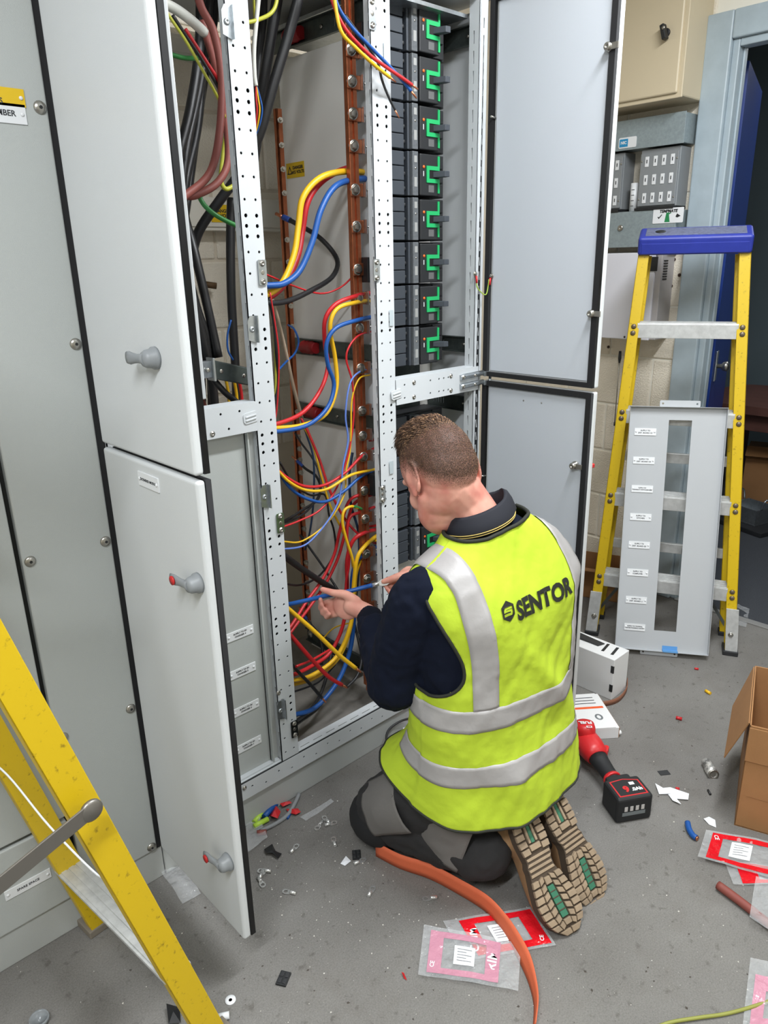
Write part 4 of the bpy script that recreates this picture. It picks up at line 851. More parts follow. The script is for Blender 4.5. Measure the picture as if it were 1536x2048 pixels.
# --- the ladder at the wall
L1 = Lad(2.81, 1.287, -1.12, .139, .283, .186, -.016)
lt = thing('step_ladder', 'yellow fibreglass step ladder with blue top standing by doorway', 'ladder', L1.o)
for sg in (-1, 1):
    channel(MB(), L1.p(sg, .02), L1.p(sg, 1.63), L1.u, L1.n, sg * .042, .066).build('stile', YEL, lt, bevel=.0015)
    a, b = L1.p(sg, 0.0), L1.p(sg, .20)
    MB().obox((a + b) / 2 - L1.n * .004 + L1.u * sg * .004, L1.u * .024, L1.n * .003, (b - a) / 2).build('metal_shoe', ALU, lt, bevel=.001)
    MB().obox(a + L1.n * .03 + Vector((0, 0, .010)), L1.u * .030, L1.n * .042, Vector((0, 0, .010))).build('rubber_foot', CHARC, lt, bevel=.003)
    bolt(L1.p(sg, .09, -.007), -L1.n, .007, lt, False)
for z in (1.314, .968, .616, .257):
    a, b = L1.p(-1, z), L1.p(1, z); c = (a + b) / 2; h = (b - a) / 2 * .93
    tr = MB().obox(c - Vector((0, 0, .004)) + L1.n * .004, h, L1.n * .003, Vector((0, 0, .028))).build('tread', ALU, lt, bevel=.0015)
    MB().obox(c + Vector((0, 0, .024)) + L1.n * .042, h, L1.n * .040, Vector((0, 0, .003))).build('tread_top', ALU, tr, bevel=.001)
    for k in range(4): MB().obox(c + Vector((0, 0, .0285)) + L1.n * (.012 + k * .020), h, L1.n * .004, Vector((0, 0, .0018))).build('tread_rib', ALU, tr)
    for sg in (-1, 1):
        for dz in (-.012, .014):
            MB().lathe(L1.p(sg, z + dz, -.001), -L1.n, [(.0105, 0), (.0095, .003), (.005, .005), (0, .0055)], 14).build('rivet', RIVET, lt)
# blue top cap
c = L1.p(0, 1.655, .035); hw = (L1.p(1, 1.62) - L1.p(-1, 1.62)) / 2 * 1.13
ct = .30; cn = L1.n * math.cos(ct) + Vector((0, 0, math.sin(ct))); cu_ = Vector((0, 0, math.cos(ct))) - L1.n * math.sin(ct)   # the cap tips towards the room
cap = MB().obox(c, hw, cn * .070, cu_ * .036).build('top_cap', BLUEP, lt, bevel=.012, seg=4)
MB().obox(c + cu_ * .0365, hw * .88, cn * .048, cu_ * .0012).build('worn_top_inlay', mat('scuffed_grey_inlay', (112, 118, 146), .6, var=.5, vscale=60), cap, bevel=.001)
MB().lathe(c + cu_ * .0378 - hw * .62, cu_, [(.020, 0), (.020, .001), (0, .001)], 18).build('tool_hole', BLACKP, cap)
MB().obox(c - cn * .0705 - cu_ * .008, hw * .93, cn * .0012, cu_ * .020).build('front_recess', BLUEP, cap, bevel=.004)
MB().lathe(c - hw * 1.0, -hw, [(.010, 0), (.009, .004), (0, .004)], 12).build('cap_bolt', STEEL, cap)
# rear frame, nearly folded
def rp(sg, z, dn=0.0): return L1.p(sg * .94, z, .17 - .075 * z / 1.6 + dn)
for sg in (-1, 1):
    channel(MB(), rp(sg, .015), rp(sg, 1.60), L1.u, L1.n, sg * .034, .040).build('rear_stile', YEL, lt, bevel=.0015)
    MB().obox(rp(sg, .010) + L1.n * .02, L1.u * .022, L1.n * .026, Vector((0, 0, .010))).build('rear_foot', CHARC, lt, bevel=.003)
for z in (.37, .77):
    a, b = rp(-1, z, .012), rp(1, z, .012)
    MB().obox((a + b) / 2, (b - a) / 2 * .95, L1.n * .008, Vector((0, 0, .022))).build('rear_bar', ALU, lt, bevel=.002)
for sg in (-1, 1):
    a, b = rp(sg, .06, -.008), rp(sg * .25, .37, -.008)
    MB().obox((a + b) / 2, (b - a) / 2, L1.n * .002, Vector((0, 0, .012))).build('brace', mat('dull_steel_brace', (118, 124, 126), .5, .6), lt)
    a, b = L1.p(sg, .72, .03), rp(sg, .72, .01)
    MB().obox((a + b) / 2, (b - a) / 2, L1.u * .002, Vector((0, 0, .010))).build('spreader', STEEL, lt)
# --- the loose cover leaning on it
bl, br_ = fl(1228, 1302), fl(1412, 1318); pu = (br_ - bl).normalized(); pn = Vector((-pu.y, pu.x, 0))
tilt = math.atan2(.215, 1.02); pv = (Vector((0, 0, 1)) * math.cos(tilt) + pn * math.sin(tilt)).normalized()
PM = frame_m(bl + Vector((0, 0, .022)), pu, pv)
PW, PH = .372, 1.018
lc = thing('loose_cover', 'loose light grey breaker cover with long slot leaning on yellow ladder', 'cover panel', M=PM)
LCM = mat('cover_satin_grey', (180, 183, 186), .38, bump=.1, bscale=800)
child('sheet', flat_mesh([rect(0, 0, PW, PH), rect(.155, .085, .243, .965)], .002, Matrix.Identity(4)), LCM, lc)
for nm, q in (('top_return', [(0, PH - .0015, 0), (PW, PH, .026)]), ('bottom_return', [(0, 0, 0), (PW, .0015, .022)]), ('side_return', [(0, 0, 0), (.0015, PH, .022)]), ('side_return', [(PW - .0015, 0, 0), (PW, PH, .022)])):
    child(nm, MB().box(q[0], q[1]), LCM, lc)
for u0, u1, v0, v1 in ((.115, .27, PH, PH + .026), (.105, .255, -.022, 0)):
    child('fixing_tab', flat_mesh([rrect(u0, v0, u1, v1, .005), circ(u0 + .012, (v0 + v1) / 2, .004), circ(u1 - .012, (v0 + v1) / 2, .004)], .002, Matrix.Translation((0, 0, .002))), LCM, lc)
TXT = [('SUPPLY TO', 'DIST. BOARD G2'), ('SUPPLY TO', 'DIST. BOARD G4'), ('SUPPLY TO', 'PHARMACY SWITCHBOARD'), ('SUPPLY TO', 'KITCHEN'), ('SUPPLY TO', 'DIST. BOARD G3'), ('SUPPLY TO', 'COMPUTER'), ('SUPPLY TO', 'DIST. BOARD L1'), ('SUPPLY TO TRAINING', 'ROOM PHARMACY ROOF')]
for k, ln in enumerate(TXT):
    z = .915 - k * .1175
    p = child('label_plate', flat_mesh([rect(-.042, -.0145, .042, .0145)], .0024, Matrix.Translation((.066 + (k * .0015), z, .0028))), LABELW, lc)
    child('lettering', text_mesh('\n'.join(ln), .0075 if len(ln[1]) < 16 else .006, Matrix.Translation((.066 + k * .0015, z, .0044)), bold=.00015, line=1.3), LABELB, p)
    for s_ in (-1, 1): child('plate_screw', MB().lathe((.066 + k * .0015 + s_ * .036, z, .004), (0, 0, 1), [(.0042, 0), (.0038, .0016), (0, .0024)], 10), LABELW, p)
child('blue_tape', MB().box((.192, .006, .001), (.252, .022, .0025)).box((.192, .0, .0), (.252, .006, .0235)), mat('blue_masking_tape', (92, 150, 205), .7), lc)
# --- the near ladder at the left border (rear frame, crossbar and spreader in view)
L2 = Lad(.458, 1.349, 1.68, .237, .248, .159)
l2 = thing('near_step_ladder', 'worn yellow fibreglass step ladder cut off by the left border', 'ladder', L2.o)
for sg in (-1, 1):
    channel(MB(), L2.p(sg, .018, -.02), L2.p(sg, 1.62, -.02), L2.n, L2.u * -sg, .058, .030 if sg > 0 else .026).build('stile', YEL, l2, bevel=.002)
    MB().obox(L2.p(sg, .011, -.02), L2.u * .034, L2.n * .040, Vector((0, 0, .011))).build('rubber_foot', mat('dirty_grey_rubber', (120, 112, 100), .8), l2, bevel=.003)
    MB().lathe(L2.p(sg, .030, -.02) + L2.u * .0, (0, 0, 1), [(.008, -.008), (.008, 0), (0, 0)], 10).build('foot_rivet', RIVET, l2)
for z in (.245, 1.25):
    a, b = L2.p(1, z, -.02), L2.p(-1, z, -.02); c = (a + b) / 2
    cb = MB().obox(c, (b - a) / 2 * .97, L2.n * .030, Vector((0, 0, .004))).build('crossbar', ALU, l2, bevel=.0015)
    for k in (-1, 0, 1): MB().obox(c + L2.n * k * .018 + Vector((0, 0, .005)), (b - a) / 2 * .97, L2.n * .006, Vector((0, 0, .0015))).build('crossbar_rib', ALU, cb)
    MB().obox(c - L2.n * .03 - Vector((0, 0, .012)), (b - a) / 2 * .97, L2.n * .0015, Vector((0, 0, .014))).build('crossbar_lip', ALU, cb)
# front frame (mostly out of view) and the spreader
def l2f(sg, z): return L2.o + L2.n * (1.15 - (L2.k + .40) * z + L2.k * z) + Vector((0, 0, z)) + L2.u * sg * (.26 + (.175 - .26) * z / 1.6)
for sg in (-1, 1):
    MB().obox((l2f(sg, .02) + l2f(sg, 1.62)) / 2, (l2f(sg, 1.62) - l2f(sg, .02)) / 2, L2.u * .014, L2.n * .034).build('front_stile', YEL, l2, bevel=.003)
for z in (.30, .62, .94, 1.26):
    MB().obox((l2f(1, z) + l2f(-1, z)) / 2, (l2f(-1, z) - l2f(1, z)) / 2 * .96, L2.n * .04, Vector((0, 0, .012))).build('tread', ALU, l2, bevel=.002)
a = L2.p(-1, .735, -.02, -.034); b = L2.o + L2.u * -.32 + L2.n * .62 + Vector((0, 0, .70))
MB().obox((a + b) / 2 - (b - a).normalized() * .0, (b - a) / 2, L2.u * .0022, Vector((0, 0, .015))).build('spreader_bar', mat('dull_spreader_steel', (130, 126, 120), .4, .7), l2, bevel=.001)
MB().lathe(a, -L2.u, [(.020, -.002), (.020, .003), (.016, .006), (0, .0075)], 20).build('pivot_rivet', mat('dull_spreader_steel', (130, 126, 120)), l2)
c = L2.p(0, 1.655, .02); MB().obox(c, L2.u * .21, L2.n * .10, Vector((0, 0, .04))).build('top_cap', BLUEP, l2, bevel=.014, seg=3)
MB().tube(smooth_path([L2.p(1, .66, .02), L2.p(.75, .60, .0), L2.p(.2, .52, .0), L2.p(-.6, .50, .0), L2.p(-.95, .58, .0)]), .0022, 6).build('restraint_cord', LABELW, l2)
# ================================================================ things on the floor
# --- cardboard box at the right border
A = fl(1468, 1650); ex = Vector((.94, .33, 0)).normalized(); ey = Vector((.33, -.94, 0)).normalized()
bx = thing('cardboard_box', 'open brown cardboard box with folded-out flap at the right border', 'box', M=frame_m(A, ex, -ey))
# local: +x away from the camera, -y to the picture's right
LB, WB_, HB = .36, .40, .345; th = .004
child('near_side', MB().box((0, -WB_, 0), (th, 0, HB)), CARD, bx, bevel=.001)
child('far_side', MB().box((LB - th, -WB_, 0), (LB, 0, HB)), CARD, bx, bevel=.001)
child('left_side', MB().box((0, -th, 0), (LB, 0, HB)), CARD, bx, bevel=.001)
child('right_side', MB().box((0, -WB_, 0), (LB, -WB_ + th, HB)), CARD, bx, bevel=.001)
child('bottom', MB().box((0, -WB_, 0), (LB, 0, th)), CARD, bx)
child('flap', MB().prism([(.01, .001, HB), (LB - .01, .001, HB), (LB - .06, .045, HB - .13), (.05, .05, HB - .16)], (0, .003, .001)), CARD, bx, bevel=.001)
child('flap_fold', MB().obox((-.0035, -.16, HB - .06), (.0015, 0, 0), (0, .16, .0), (0, 0, .055)), CARD, bx, bevel=.001)
child('side_shade_line', MB().box((-.001, -WB_, .11), (0, -.02, .112)), mat('cardboard_shade', (140, 100, 64), .8), bx)  # darker line, edge shade put into the card colour
# --- white slotted box and brown strap
wbx = thing('white_slotted_box', 'white cardboard box with black slots and grey strap lid behind man', 'box', (2.28, 1.205, 0))
WC = mat('white_card', (222, 222, 222), .6)
child('box_body', MB().box((0, 0, 0), (.108, .36, .172)), WC, wbx, bevel=.002)
for z_ in (.035, .115): child('side_slot', MB().box((-.001, .006, z_), (.001, .012, z_ + .03)).box((-.001, .0, z_), (.004, .006, z_ + .03)), BLACKP, wbx)
for y_ in (.035, .075): child('top_slot', MB().obox((.062, y_, .1722), (.032, .006, 0), (-.002, .005, 0), (0, 0, .0008)), BLACKP, wbx)
child('dark_strip', MB().prism([(.05, .10, .173), (.082, .09, .173), (.075, .25, .186), (.045, .25, .186)], (0, 0, .004)), CHARC, wbx, bevel=.001)
bs = [fl(1180, 1411), fl(1205, 1413), fl(1235, 1405), fl(1252, 1385), fl(1254, 1365)]
S = smooth_path(bs, 6); tag(MB().grid([[p for p in S], [p + Vector((0, 0, .022)) for p in S]]).build('leather_strap', mat('brown_leather', (130, 84, 62), .6), solid=.003), 'brown strap curled on its edge around the white slotted box', 'strap')
# --- flat white box with orange stripe
fx = Vector((.62, .78, 0)).normalized(); fo = fl(1237, 1476)
fb2 = thing('flat_printed_box', 'flat white box with orange stripe lying beside the red tool', 'box', M=frame_m(fo, fx, Vector((-fx.y, fx.x, 0))))
child('box_body', MB().box((0, 0, 0), (.215, .17, .044)), WC, fb2, bevel=.002)
child('lid', MB().box((.0, .012, .044), (.215, .17, .046)), WC, fb2, bevel=.0006)
child('brown_edge', MB().box((0, -.001, .003), (.215, .001, .042)), CARD, fb2)
child('orange_stripe', MB().box((.118, .013, .0462), (.130, .17, .0466)), mat('orange_print', (228, 92, 40), .5), fb2)
child('grey_logo', flat_mesh([circ(.065, .05, .018, 20, .014), circ(.065, .05, .011, 20, .007)], .0005, Matrix.Translation((0, 0, .0464))), mat('grey_print', (110, 116, 118), .5), fb2)
for k in range(3): child('print_line', MB().box((.15 + k * .018, .03, .0462), (.154 + k * .018, .12, .0465)), LABELB, fb2)
child('end_plug', MB().cyl((.012, -.012, .014), (.012, .004, .014), .008, 12), WC, fb2)
# --- cordless crimping tool
ta = Vector((.52, .854, 0)).normalized(); tm = frame_m((1.775, .855, 0), ta, Vector((-ta.y, ta.x, 0)))
tl = thing('cordless_tool', 'red and black cordless crimping tool with large battery on floor', 'power tool', M=tm)
REDT = mat('tool_red', (200, 36, 40), .4); BLT = mat('tool_black_rubber', (26, 27, 29), .6)
bt_ = child('battery', MB().box((-.042, -.058, .0), (.052, .058, .088)), BLT, tl, bevel=.010, seg=3)
child('battery_shoulder', MB().box((.040, -.040, .012), (.075, .040, .080)), BLT, tl, bevel=.008)
child('red_outline', flat_mesh([[(-.032, -.046), (.030, -.046), (.042, .0), (.036, .046), (-.032, .046)], [(-.028, -.042), (.028, -.042), (.039, .0), (.033, .042), (-.028, .042)]], .0006, Matrix.Translation((0, 0, .0883))), REDT, bt_)
child('capacity_figure', text_mesh('9', .034, Matrix.Translation((-.004, .010, .0885)) @ Matrix.Rotation(math.radians(-90), 4, 'Z'), bold=.0016), REDT, bt_)
child('capacity_text', text_mesh('.0Ah', .018, Matrix.Translation((-.008, -.022, .0885)) @ Matrix.Rotation(math.radians(-90), 4, 'Z'), bold=.0008), LABELW, bt_)
child('voltage_mark', MB().box((.012, -.026, .0882), (.024, -.010, .0886)), LABELW, bt_)
for k in range(4): child('gauge_light', MB().box((-.0428, -.030 + k * .018, .042), (-.0418, -.020 + k * .018, .058)), mat('pale_gauge', (190, 186, 184), .4), bt_)
child('gauge_strip', MB().box((-.0426, -.034, .026), (-.0416, .040, .038)), mat('grey_print', (110, 116, 118)), bt_)
def oval(pts, W_, H_, n=16):
    rows = []
    for i, (p, w_, h_) in enumerate(zip(pts, W_, H_)):
        p = Vector(p); d = Vector(pts[min(i + 1, len(pts) - 1)]) - Vector(pts[max(i - 1, 0)]); d.normalize()
        sd = Vector((-d.y, d.x, 0)).normalized(); up = d.cross(sd)
        rows.append([p + sd * w_ * math.cos(2 * math.pi * k / n) + up * h_ * math.sin(2 * math.pi * k / n) for k in range(n)])
    m = MB().grid(rows, closed=True); c = len(rows)
    m.f += [tuple(range(n))[::-1], tuple((c - 1) * n + k for k in range(n))]; m.sm += [False, False]; return m
child('grip', oval([(.06, 0, .045), (.09, 0, .047), (.13, .0, .050), (.17, .0, .053), (.20, 0, .056)], [.026, .025, .026, .029, .033], [.026, .023, .022, .024, .03]), BLT, tl)
child('red_collar', oval([(.088, 0, .047), (.094, 0, .047), (.102, 0, .0475)], [.028, .030, .028], [.027, .028, .026]), REDT, tl)
child('body', oval([(.19, 0, .055), (.215, 0, .058), (.25, 0, .060), (.29, 0, .060), (.305, 0, .06)], [.034, .042, .046, .044, .034], [.030, .038, .042, .042, .03]), REDT, tl)
child('trigger', MB().prism([(.20, -.036, .04), (.225, -.058, .045), (.235, -.052, .045), (.24, -.036, .04)], (0, 0, .022)), REDT, tl, bevel=.003)
hd = child('head', MB().lathe((.285, .0, .06), (.1, .05, 1), [(.030, -.04), (.036, -.02), (.036, .045), (.032, .060), (.02, .064), (0, .065)], 24), REDT, tl)
for k in range(3): child('vent', MB().box((.246, -.018, .066 + k * .009), (.2485, .016, .070 + k * .009)), BLACKP, hd)
child('lettering', text_mesh('FUEL', .020, Matrix.Translation((.287, .002, .1262)) @ Matrix.Rotation(math.radians(75), 4, 'Z') @ Matrix.Rotation(.05, 4, 'X'), bold=.0008), LABELW, hd)
child('badge', flat_mesh([rect(-.009, -.005, .009, .005), rect(-.006, -.003, .006, .003)], .0006, Matrix.Translation((.262, .0, .126)) @ Matrix.Rotation(math.radians(75), 4, 'Z')), LABELW, hd)
child('jaw', MB().box((.30, -.02, .03), (.42, .02, .07)), CHARC, tl, bevel=.006)
# --- socket
a = fl(1411, 1522, .014); b = fl(1427, 1550, .014)
t = thing('steel_socket', 'white paint-spattered steel socket lying on the floor near box', 'socket', a)
d = (b - a).normalized()
MB().lathe(a, d, [(.012, 0), (.015, .004), (.015, .028), (.0175, .034), (.0175, (b - a).length), (.010, (b - a).length), (.010, (b - a).length - .012), (0, (b - a).length - .012)], 20).build('socket_body', mat('spattered_white_steel', (215, 213, 208), .4, .4, var=.8, vscale=70, dark=(60, 60, 60), thr=(.5, .62)), t)
MB().lathe(b, d, [(.0175, -.003), (.0178, 0), (.0105, .0003), (.0105, -.008)], 20).build('socket_rim', STEEL, t)
# --- small offcuts
def stub(name, label, m, pa, pb, r, grp=None, cu=False):
    a, b = fl(*pa, r), fl(*pb, r)
    t = MB().tube([a, (a * 2 + b) / 3, b], r, 10)
    if cu:
        th_ = thing(name, label, 'cable piece', a, grp); t.build('sheath', m, th_); MB().tube([b, b + (b - a).normalized() * .003], r * .75, 10).build('copper_core', COPPERW, th_); return th_
    return tag(t.build(name, m), label, 'offcut', grp)
GO = 'sleeve offcuts scattered on the floor'
stub('sleeve_offcut', 'small red sleeve offcut on floor below the loose cover', CR, (1389, 1337), (1397, 1338), .0045, GO)
stub('sleeve_offcut', 'small red sleeve offcut in the middle of the open floor', CR, (1352, 1435), (1364, 1438), .006, GO)
stub('sleeve_offcut', 'small yellow sleeve offcut on the open floor', CY_, (1411, 1381), (1421, 1387), .006, GO)
stub('sleeve_offcut', 'small red sleeve offcut behind the torn white label', CR, (1351, 1576), (1359, 1578), .004, GO)
stub('sleeve_offcut', 'small black sleeve offcut near cardboard box', CB, (1416, 1580), (1421, 1589), .0035, GO)
c = fl(1328, 1546); tag(MB().obox(c + Vector((0, 0, .001)), Vector((.014, -.010, 0)), Vector((.006, .009, 0)), (0, 0, .001)).build('rubber_pad', CHARC), 'thin dark square pad lying on floor beyond the tool', 'pad')
pts = [fl(1375, 1645, .009), fl(1378, 1658, .009), fl(1385, 1670, .009), fl(1393, 1676, .009)]
t = thing('blue_cable_piece', 'short bent piece of blue cable lying near red bags', 'cable piece', pts[0])
S = smooth_path(pts, 5); MB().tube(S, .0085, 12).build('sheath', CU, t); MB().tube([S[-1], S[-1] + (S[-1] - S[-2]).normalized() * .004], .0065, 12).build('copper_core', COPPERW, t)
pts = [fl(1436, 1770, .012), fl(1470, 1795, .012), fl(1505, 1822, .012), fl(1560, 1866, .012)]
tag(MB().tube(smooth_path(pts, 5), .0115, 14).build('brown_cable_piece', CBR), 'thick brown cable piece on floor running off the right border', 'cable piece')
pts = [fl(1300, 2060, .004), fl(1340, 2045, .005), fl(1400, 2035, .005), fl(1450, 2028, .004), fl(1500, 2015, .004), fl(1560, 1995, .004)]
tag(MB().tube(smooth_path(pts, 5), .004, 8).build('earth_wire', mat('dull_green_yellow_sheath', (140, 142, 66), .5)), 'dull green-yellow earth wire on floor at the lower right corner', 'cable')
# --- paper scraps
def scrap(name, label, px, m, z=.001, lift=.006, cat='scrap', grp=None):
    P = [fl(*p) + Vector((0, 0, z + random.random() * lift)) for p in px]; c = sum(P, Vector()) / len(P) + Vector((0, 0, lift * .6))
    n = len(P); mb_ = MB().add(P + [c], [(i, (i + 1) % n, n) for i in range(n)])
    return tag(mb_.build(name, m, solid=.0004), label, cat, grp)
PAPER = mat('torn_white_paper', (228, 230, 234), .5)
scrap('torn_label', 'torn white paper label on floor beside the battery', [(1310, 1570), (1325, 1578), (1340, 1577), (1378, 1588), (1376, 1602), (1352, 1600), (1362, 1612), (1345, 1604), (1336, 1590), (1318, 1590)], PAPER)
scrap('torn_label', 'small torn white scrap between blue cable and cardboard box', [(1407, 1640), (1418, 1634), (1430, 1642), (1432, 1656), (1418, 1650)], PAPER)
scrap('paper_scrap', 'small white paper scrap beside the black cap near knee', [(681, 1728), (692, 1715), (702, 1723), (690, 1733)], PAPER)
scrap('black_tape_scrap', 'crumpled black tape scrap on floor beside the open door', [(528, 1702), (545, 1694), (552, 1705), (564, 1711), (556, 1721), (545, 1712), (534, 1712)], mat('black_tape', (24, 24, 26), .3), lift=.012)
scrap('black_tape_scrap', 'crumpled black tape at the bottom border by ladder', [(334, 2016), (360, 2018), (362, 2050), (338, 2052)], mat('black_tape', (24, 24, 26), .3), lift=.015)
scrap('red_scrap', 'tiny red plastic shaving on floor left of the pink bag', [(803, 1948), (808, 1950), (814, 1962), (808, 1958)], CR)
# --- black plastic caps
def cap_(label, px, s_, ang):
    c = fl(*px); t = thing('square_plastic_plug', label, 'cap', (c.x, c.y, 0), 'black plastic end caps on the floor', rz=ang)
    child('base', MB().box((-s_, -s_ * .72, 0), (s_, s_ * .72, s_ * .32)), BLACKP, t, bevel=.001)
    for sx in (-1, 1):
        for sy in (-1, 1): child('raised_pad', MB().box((sx * s_ * .46 - s_ * .34, sy * s_ * .34 - s_ * .24, s_ * .3), (sx * s_ * .46 + s_ * .34, sy * s_ * .34 + s_ * .24, s_ * .42)), CHARC, t, bevel=.001)
cap_('square black plastic cap on floor near the strap end', (713, 1711), .0165, .9)
cap_('square black plastic cap lying alone on floor at bottom', (567, 1959), .018, .55)
# --- white washer and bits at lower left
c = fl(461, 2001); tag(MB().lathe((c.x, c.y, 0), (0, 0, 1), [(.004, .002), (.012, .003), (.0125, .0), (.004, 0), (.004, .002)], 20).build('white_washer', LABELW), 'round white plastic washer on floor near ladder', 'washer')
c = fl(438, 2040); t = thing('white_plug', 'white plastic plug with copper end beside yellow ladder', 'plug', c)
MB().cyl(c + Vector((0, 0, .008)), c + Vector((.02, -.012, .008)), .008, 12).build('plug_body', LABELW, t); MB().cyl(c + Vector((-.012, .010, .006)), c + Vector((0, 0, .008)), .004, 8).build('copper_end', COPPERW, t)
c = fl(80, 2046); tag(MB().lathe((c.x, c.y, 0), (0, 0, 1), [(.018, 0), (.022, .012), (.020, .018), (.019, .012), (0, .003)], 16).build('clear_cup', mat('clear_grey_plastic', (150, 155, 158), .2, alpha=.6)), 'small clear plastic cup on floor at lower left border', 'cup')
# --- crimp lugs
def lug_parts(t):
    child('barrel', MB().lathe((-.012, 0, .004), (1, 0, 0), [(.0030, .0), (.0042, 0), (.0042, .012), (.0036, .014), (.0026, .014), (.0026, .001)], 10), TINNED, t)
    child('palm', flat_mesh([[(.0, -.003), (.004, -.0055), (.012, -.0065), (.018, -.005), (.0205, 0), (.018, .005), (.012, .0065), (.004, .0055), (.0, .003)], circ(.012, 0, .0042, 12)], .0016, Matrix.Translation((0, 0, .002))), TINNED, t)
TINNED = mat('tinned_copper', (204, 204, 202), .25, .7)
lug0 = thing('crimp_lug', '', 'lug'); lug_parts(lug0); used = False
LUGS = [((587, 1701), 20, 'alone beside black tape scrap'), ((640, 1651), 200, 'leftmost of the three lugs near the plinth'), ((654, 1643), 80, 'standing highest of the three lugs near plinth'), ((659, 1650), -20, 'rightmost of three lugs near the plinth'),
        ((532, 1744), 130, 'uppermost of three lugs by the open door'), ((523, 1752), 30, 'middle of the three lugs by open door'), ((521, 1764), 260, 'lowest of three lugs by the open door'), ((582, 1787), 120, 'alone below the lug cluster by door'),
        ((717, 1726), -10, 'tucked against the square black cap'), ((741, 1787), 25, 'alone in the middle of floor left of strap'), ((863, 1798), 140, 'close to the orange strap'), ((669, 1687), 60, 'small and worn above the black cap')]
for (px, ang, w_) in LUGS:
    o = lug0 if not used else copy_tree(lug0); used = True
    c = fl(*px); o.location = (c.x, c.y, 0); o.rotation_euler = (0, 0, math.radians(ang)); o.scale = (1.25, 1.25, 1.25)
    o['label'] = 'shiny ring crimp lug on floor, ' + w_; o['group'] = 'crimp lugs on the floor'; o['category'] = 'lug'
# --- bags
def quad(C4, u, v): a, b, c, d = C4; return (a * (1 - u) + b * u) * (1 - v) + (d * (1 - u) + c * u) * v
CLEAR = mat('clear_film', (225, 228, 230), .10, alpha=.30, bump=1.0, bscale=45, dist=.012)
REDF = mat('red_printed_film', (206, 22, 34), .2, bump=.8, bscale=38, dist=.008)
PINKF = mat('pink_film_back', (192, 136, 154), .2, bump=.8, bscale=38, dist=.008)
def bag(label, C4, frame, window, lab, fm, amp=.006, seed=0, text=None, z0=.001, cat='bag', logo=None):
    C4 = [fl(*c) for c in C4]
    t = thing('plastic_bag', label, cat, C4[0])
    def S_(u, v, dz=0.0):
        p = quad(C4, u, v); h = noise.noise(Vector((p.x * 14 + seed, p.y * 14, seed * 3.1))) * amp + amp * .9 + noise.noise(Vector((p.x * 40, p.y * 40, seed))) * amp * .25
        return Vector((p.x, p.y, z0 + max(0.0004, h) + dz))
    def patch(u0, v0, u1, v1, dz, m, nm, n=14):
        k = MB().grid([[S_(u0 + (u1 - u0) * i / n, v0 + (v1 - v0) * j / n, dz) for i in range(n + 1)] for j in range(n + 1)])
        return k.build(nm, m, t)
    patch(0, 0, 1, 1, 0, CLEAR, 'clear_film', 22)
    if frame:
        u0, v0, u1, v1 = frame; a0, b0, a1, b1 = window
        mb_ = MB(); n = 8
        for (p0, q0, p1, q1) in ((u0, v0, u1, b0), (u0, b1, u1, v1), (u0, b0, a0, b1), (a1, b0, u1, b1)):
            mb_.grid([[S_(p0 + (p1 - p0) * i / n, q0 + (q1 - q0) * j / n, .0006) for i in range(n + 1)] for j in range(n + 1)])
        bm = bmesh.new(); me = mb_.mesh('printed_frame'); bm.from_mesh(me); bmesh.ops.remove_doubles(bm, verts=bm.verts, dist=1e-6); bm.to_mesh(me); bm.free()
        link('printed_frame', me, fm, t)
    if lab:
        p = patch(*lab, .0011, LABELW, 'paper_label', 6)
        (u0, v0, u1, v1) = lab
        for k in range(5):
            vv = v0 + (v1 - v0) * (.18 + .15 * k); w_ = (v1 - v0) * .018; e_ = .85 - .25 * (k % 2)
            q = MB().grid([[S_(u0 + (u1 - u0) * f, vv + g, .0015) for f in (.15, .5, e_)] for g in (-w_, w_)]).build('print_line', mat('soft_grey_print', (120, 122, 126), .6), p)
    def lettering(txt, u, v, size, rot, m):
        base = text_mesh(txt, 1.0, Matrix.Identity(4), bold=.02, thick=0.0)
        du = (S_(min(u + .02, 1), v) - S_(u, v)).normalized(); dv_ = Vector((-du.y, du.x, 0)); o = quad(C4, u, v)
        ca, sa = math.cos(rot), math.sin(rot)
        for vx in base.vertices:
            x, y = vx.co.x * size, vx.co.y * size; q = o + du * (x * ca - y * sa) + dv_ * (x * sa + y * ca)
            vx.co = (q.x, q.y, S_(u, v).z + .0012)
        base.update(); link('lettering', base, m, t)
    if text:
        for tx in text: lettering(*tx)
    return t
bag('red framed plastic bag under the boot by orange strap', [(886, 1844), (1062, 1816), (1112, 1893), (930, 1925)], (.16, .06, .97, .94), (.30, .20, .80, .78), (.42, .30, .62, .72), REDF, .004, 1, [('CRIMP', .22, .5, .030, 1.4, LABELW), ('CE', .90, .80, .014, 1.4, LABELW)])
bag('pink backed plastic bag overlapping the red bag in front', [(848, 1856), (1042, 1892), (1036, 1988), (836, 1955)], (.08, .08, .80, .92), (.22, .20, .66, .80), (.34, .32, .55, .70), PINKF, .005, 2, [('CRIMP', .73, .5, .034, 1.5, LABELW), ('CE', .13, .75, .014, 1.5, LABELW)], z0=.006)
bag('red framed plastic bag on top near the cardboard box', [(1411, 1668), (1600, 1700), (1590, 1778), (1394, 1722)], (.08, .06, 1.0, .94), (.20, .2, .72, .82), (.30, .26, .52, .72), REDF, .006, 3, [('CE', .13, .2, .016, -1.4, LABELW)], z0=.010)
bag('second red framed plastic bag below the top red bag', [(1448, 1722), (1580, 1740), (1590, 1775), (1466, 1772)], (.16, .05, .95, .95), (.45, .25, .85, .8), None, REDF, .006, 4, z0=.001)
bag('pink backed plastic bag at the lower right corner', [(1500, 1920), (1640, 1955), (1620, 2075), (1484, 2060)], (.10, .22, .95, .95), (.28, .45, .80, .85), None, PINKF, .008, 5)
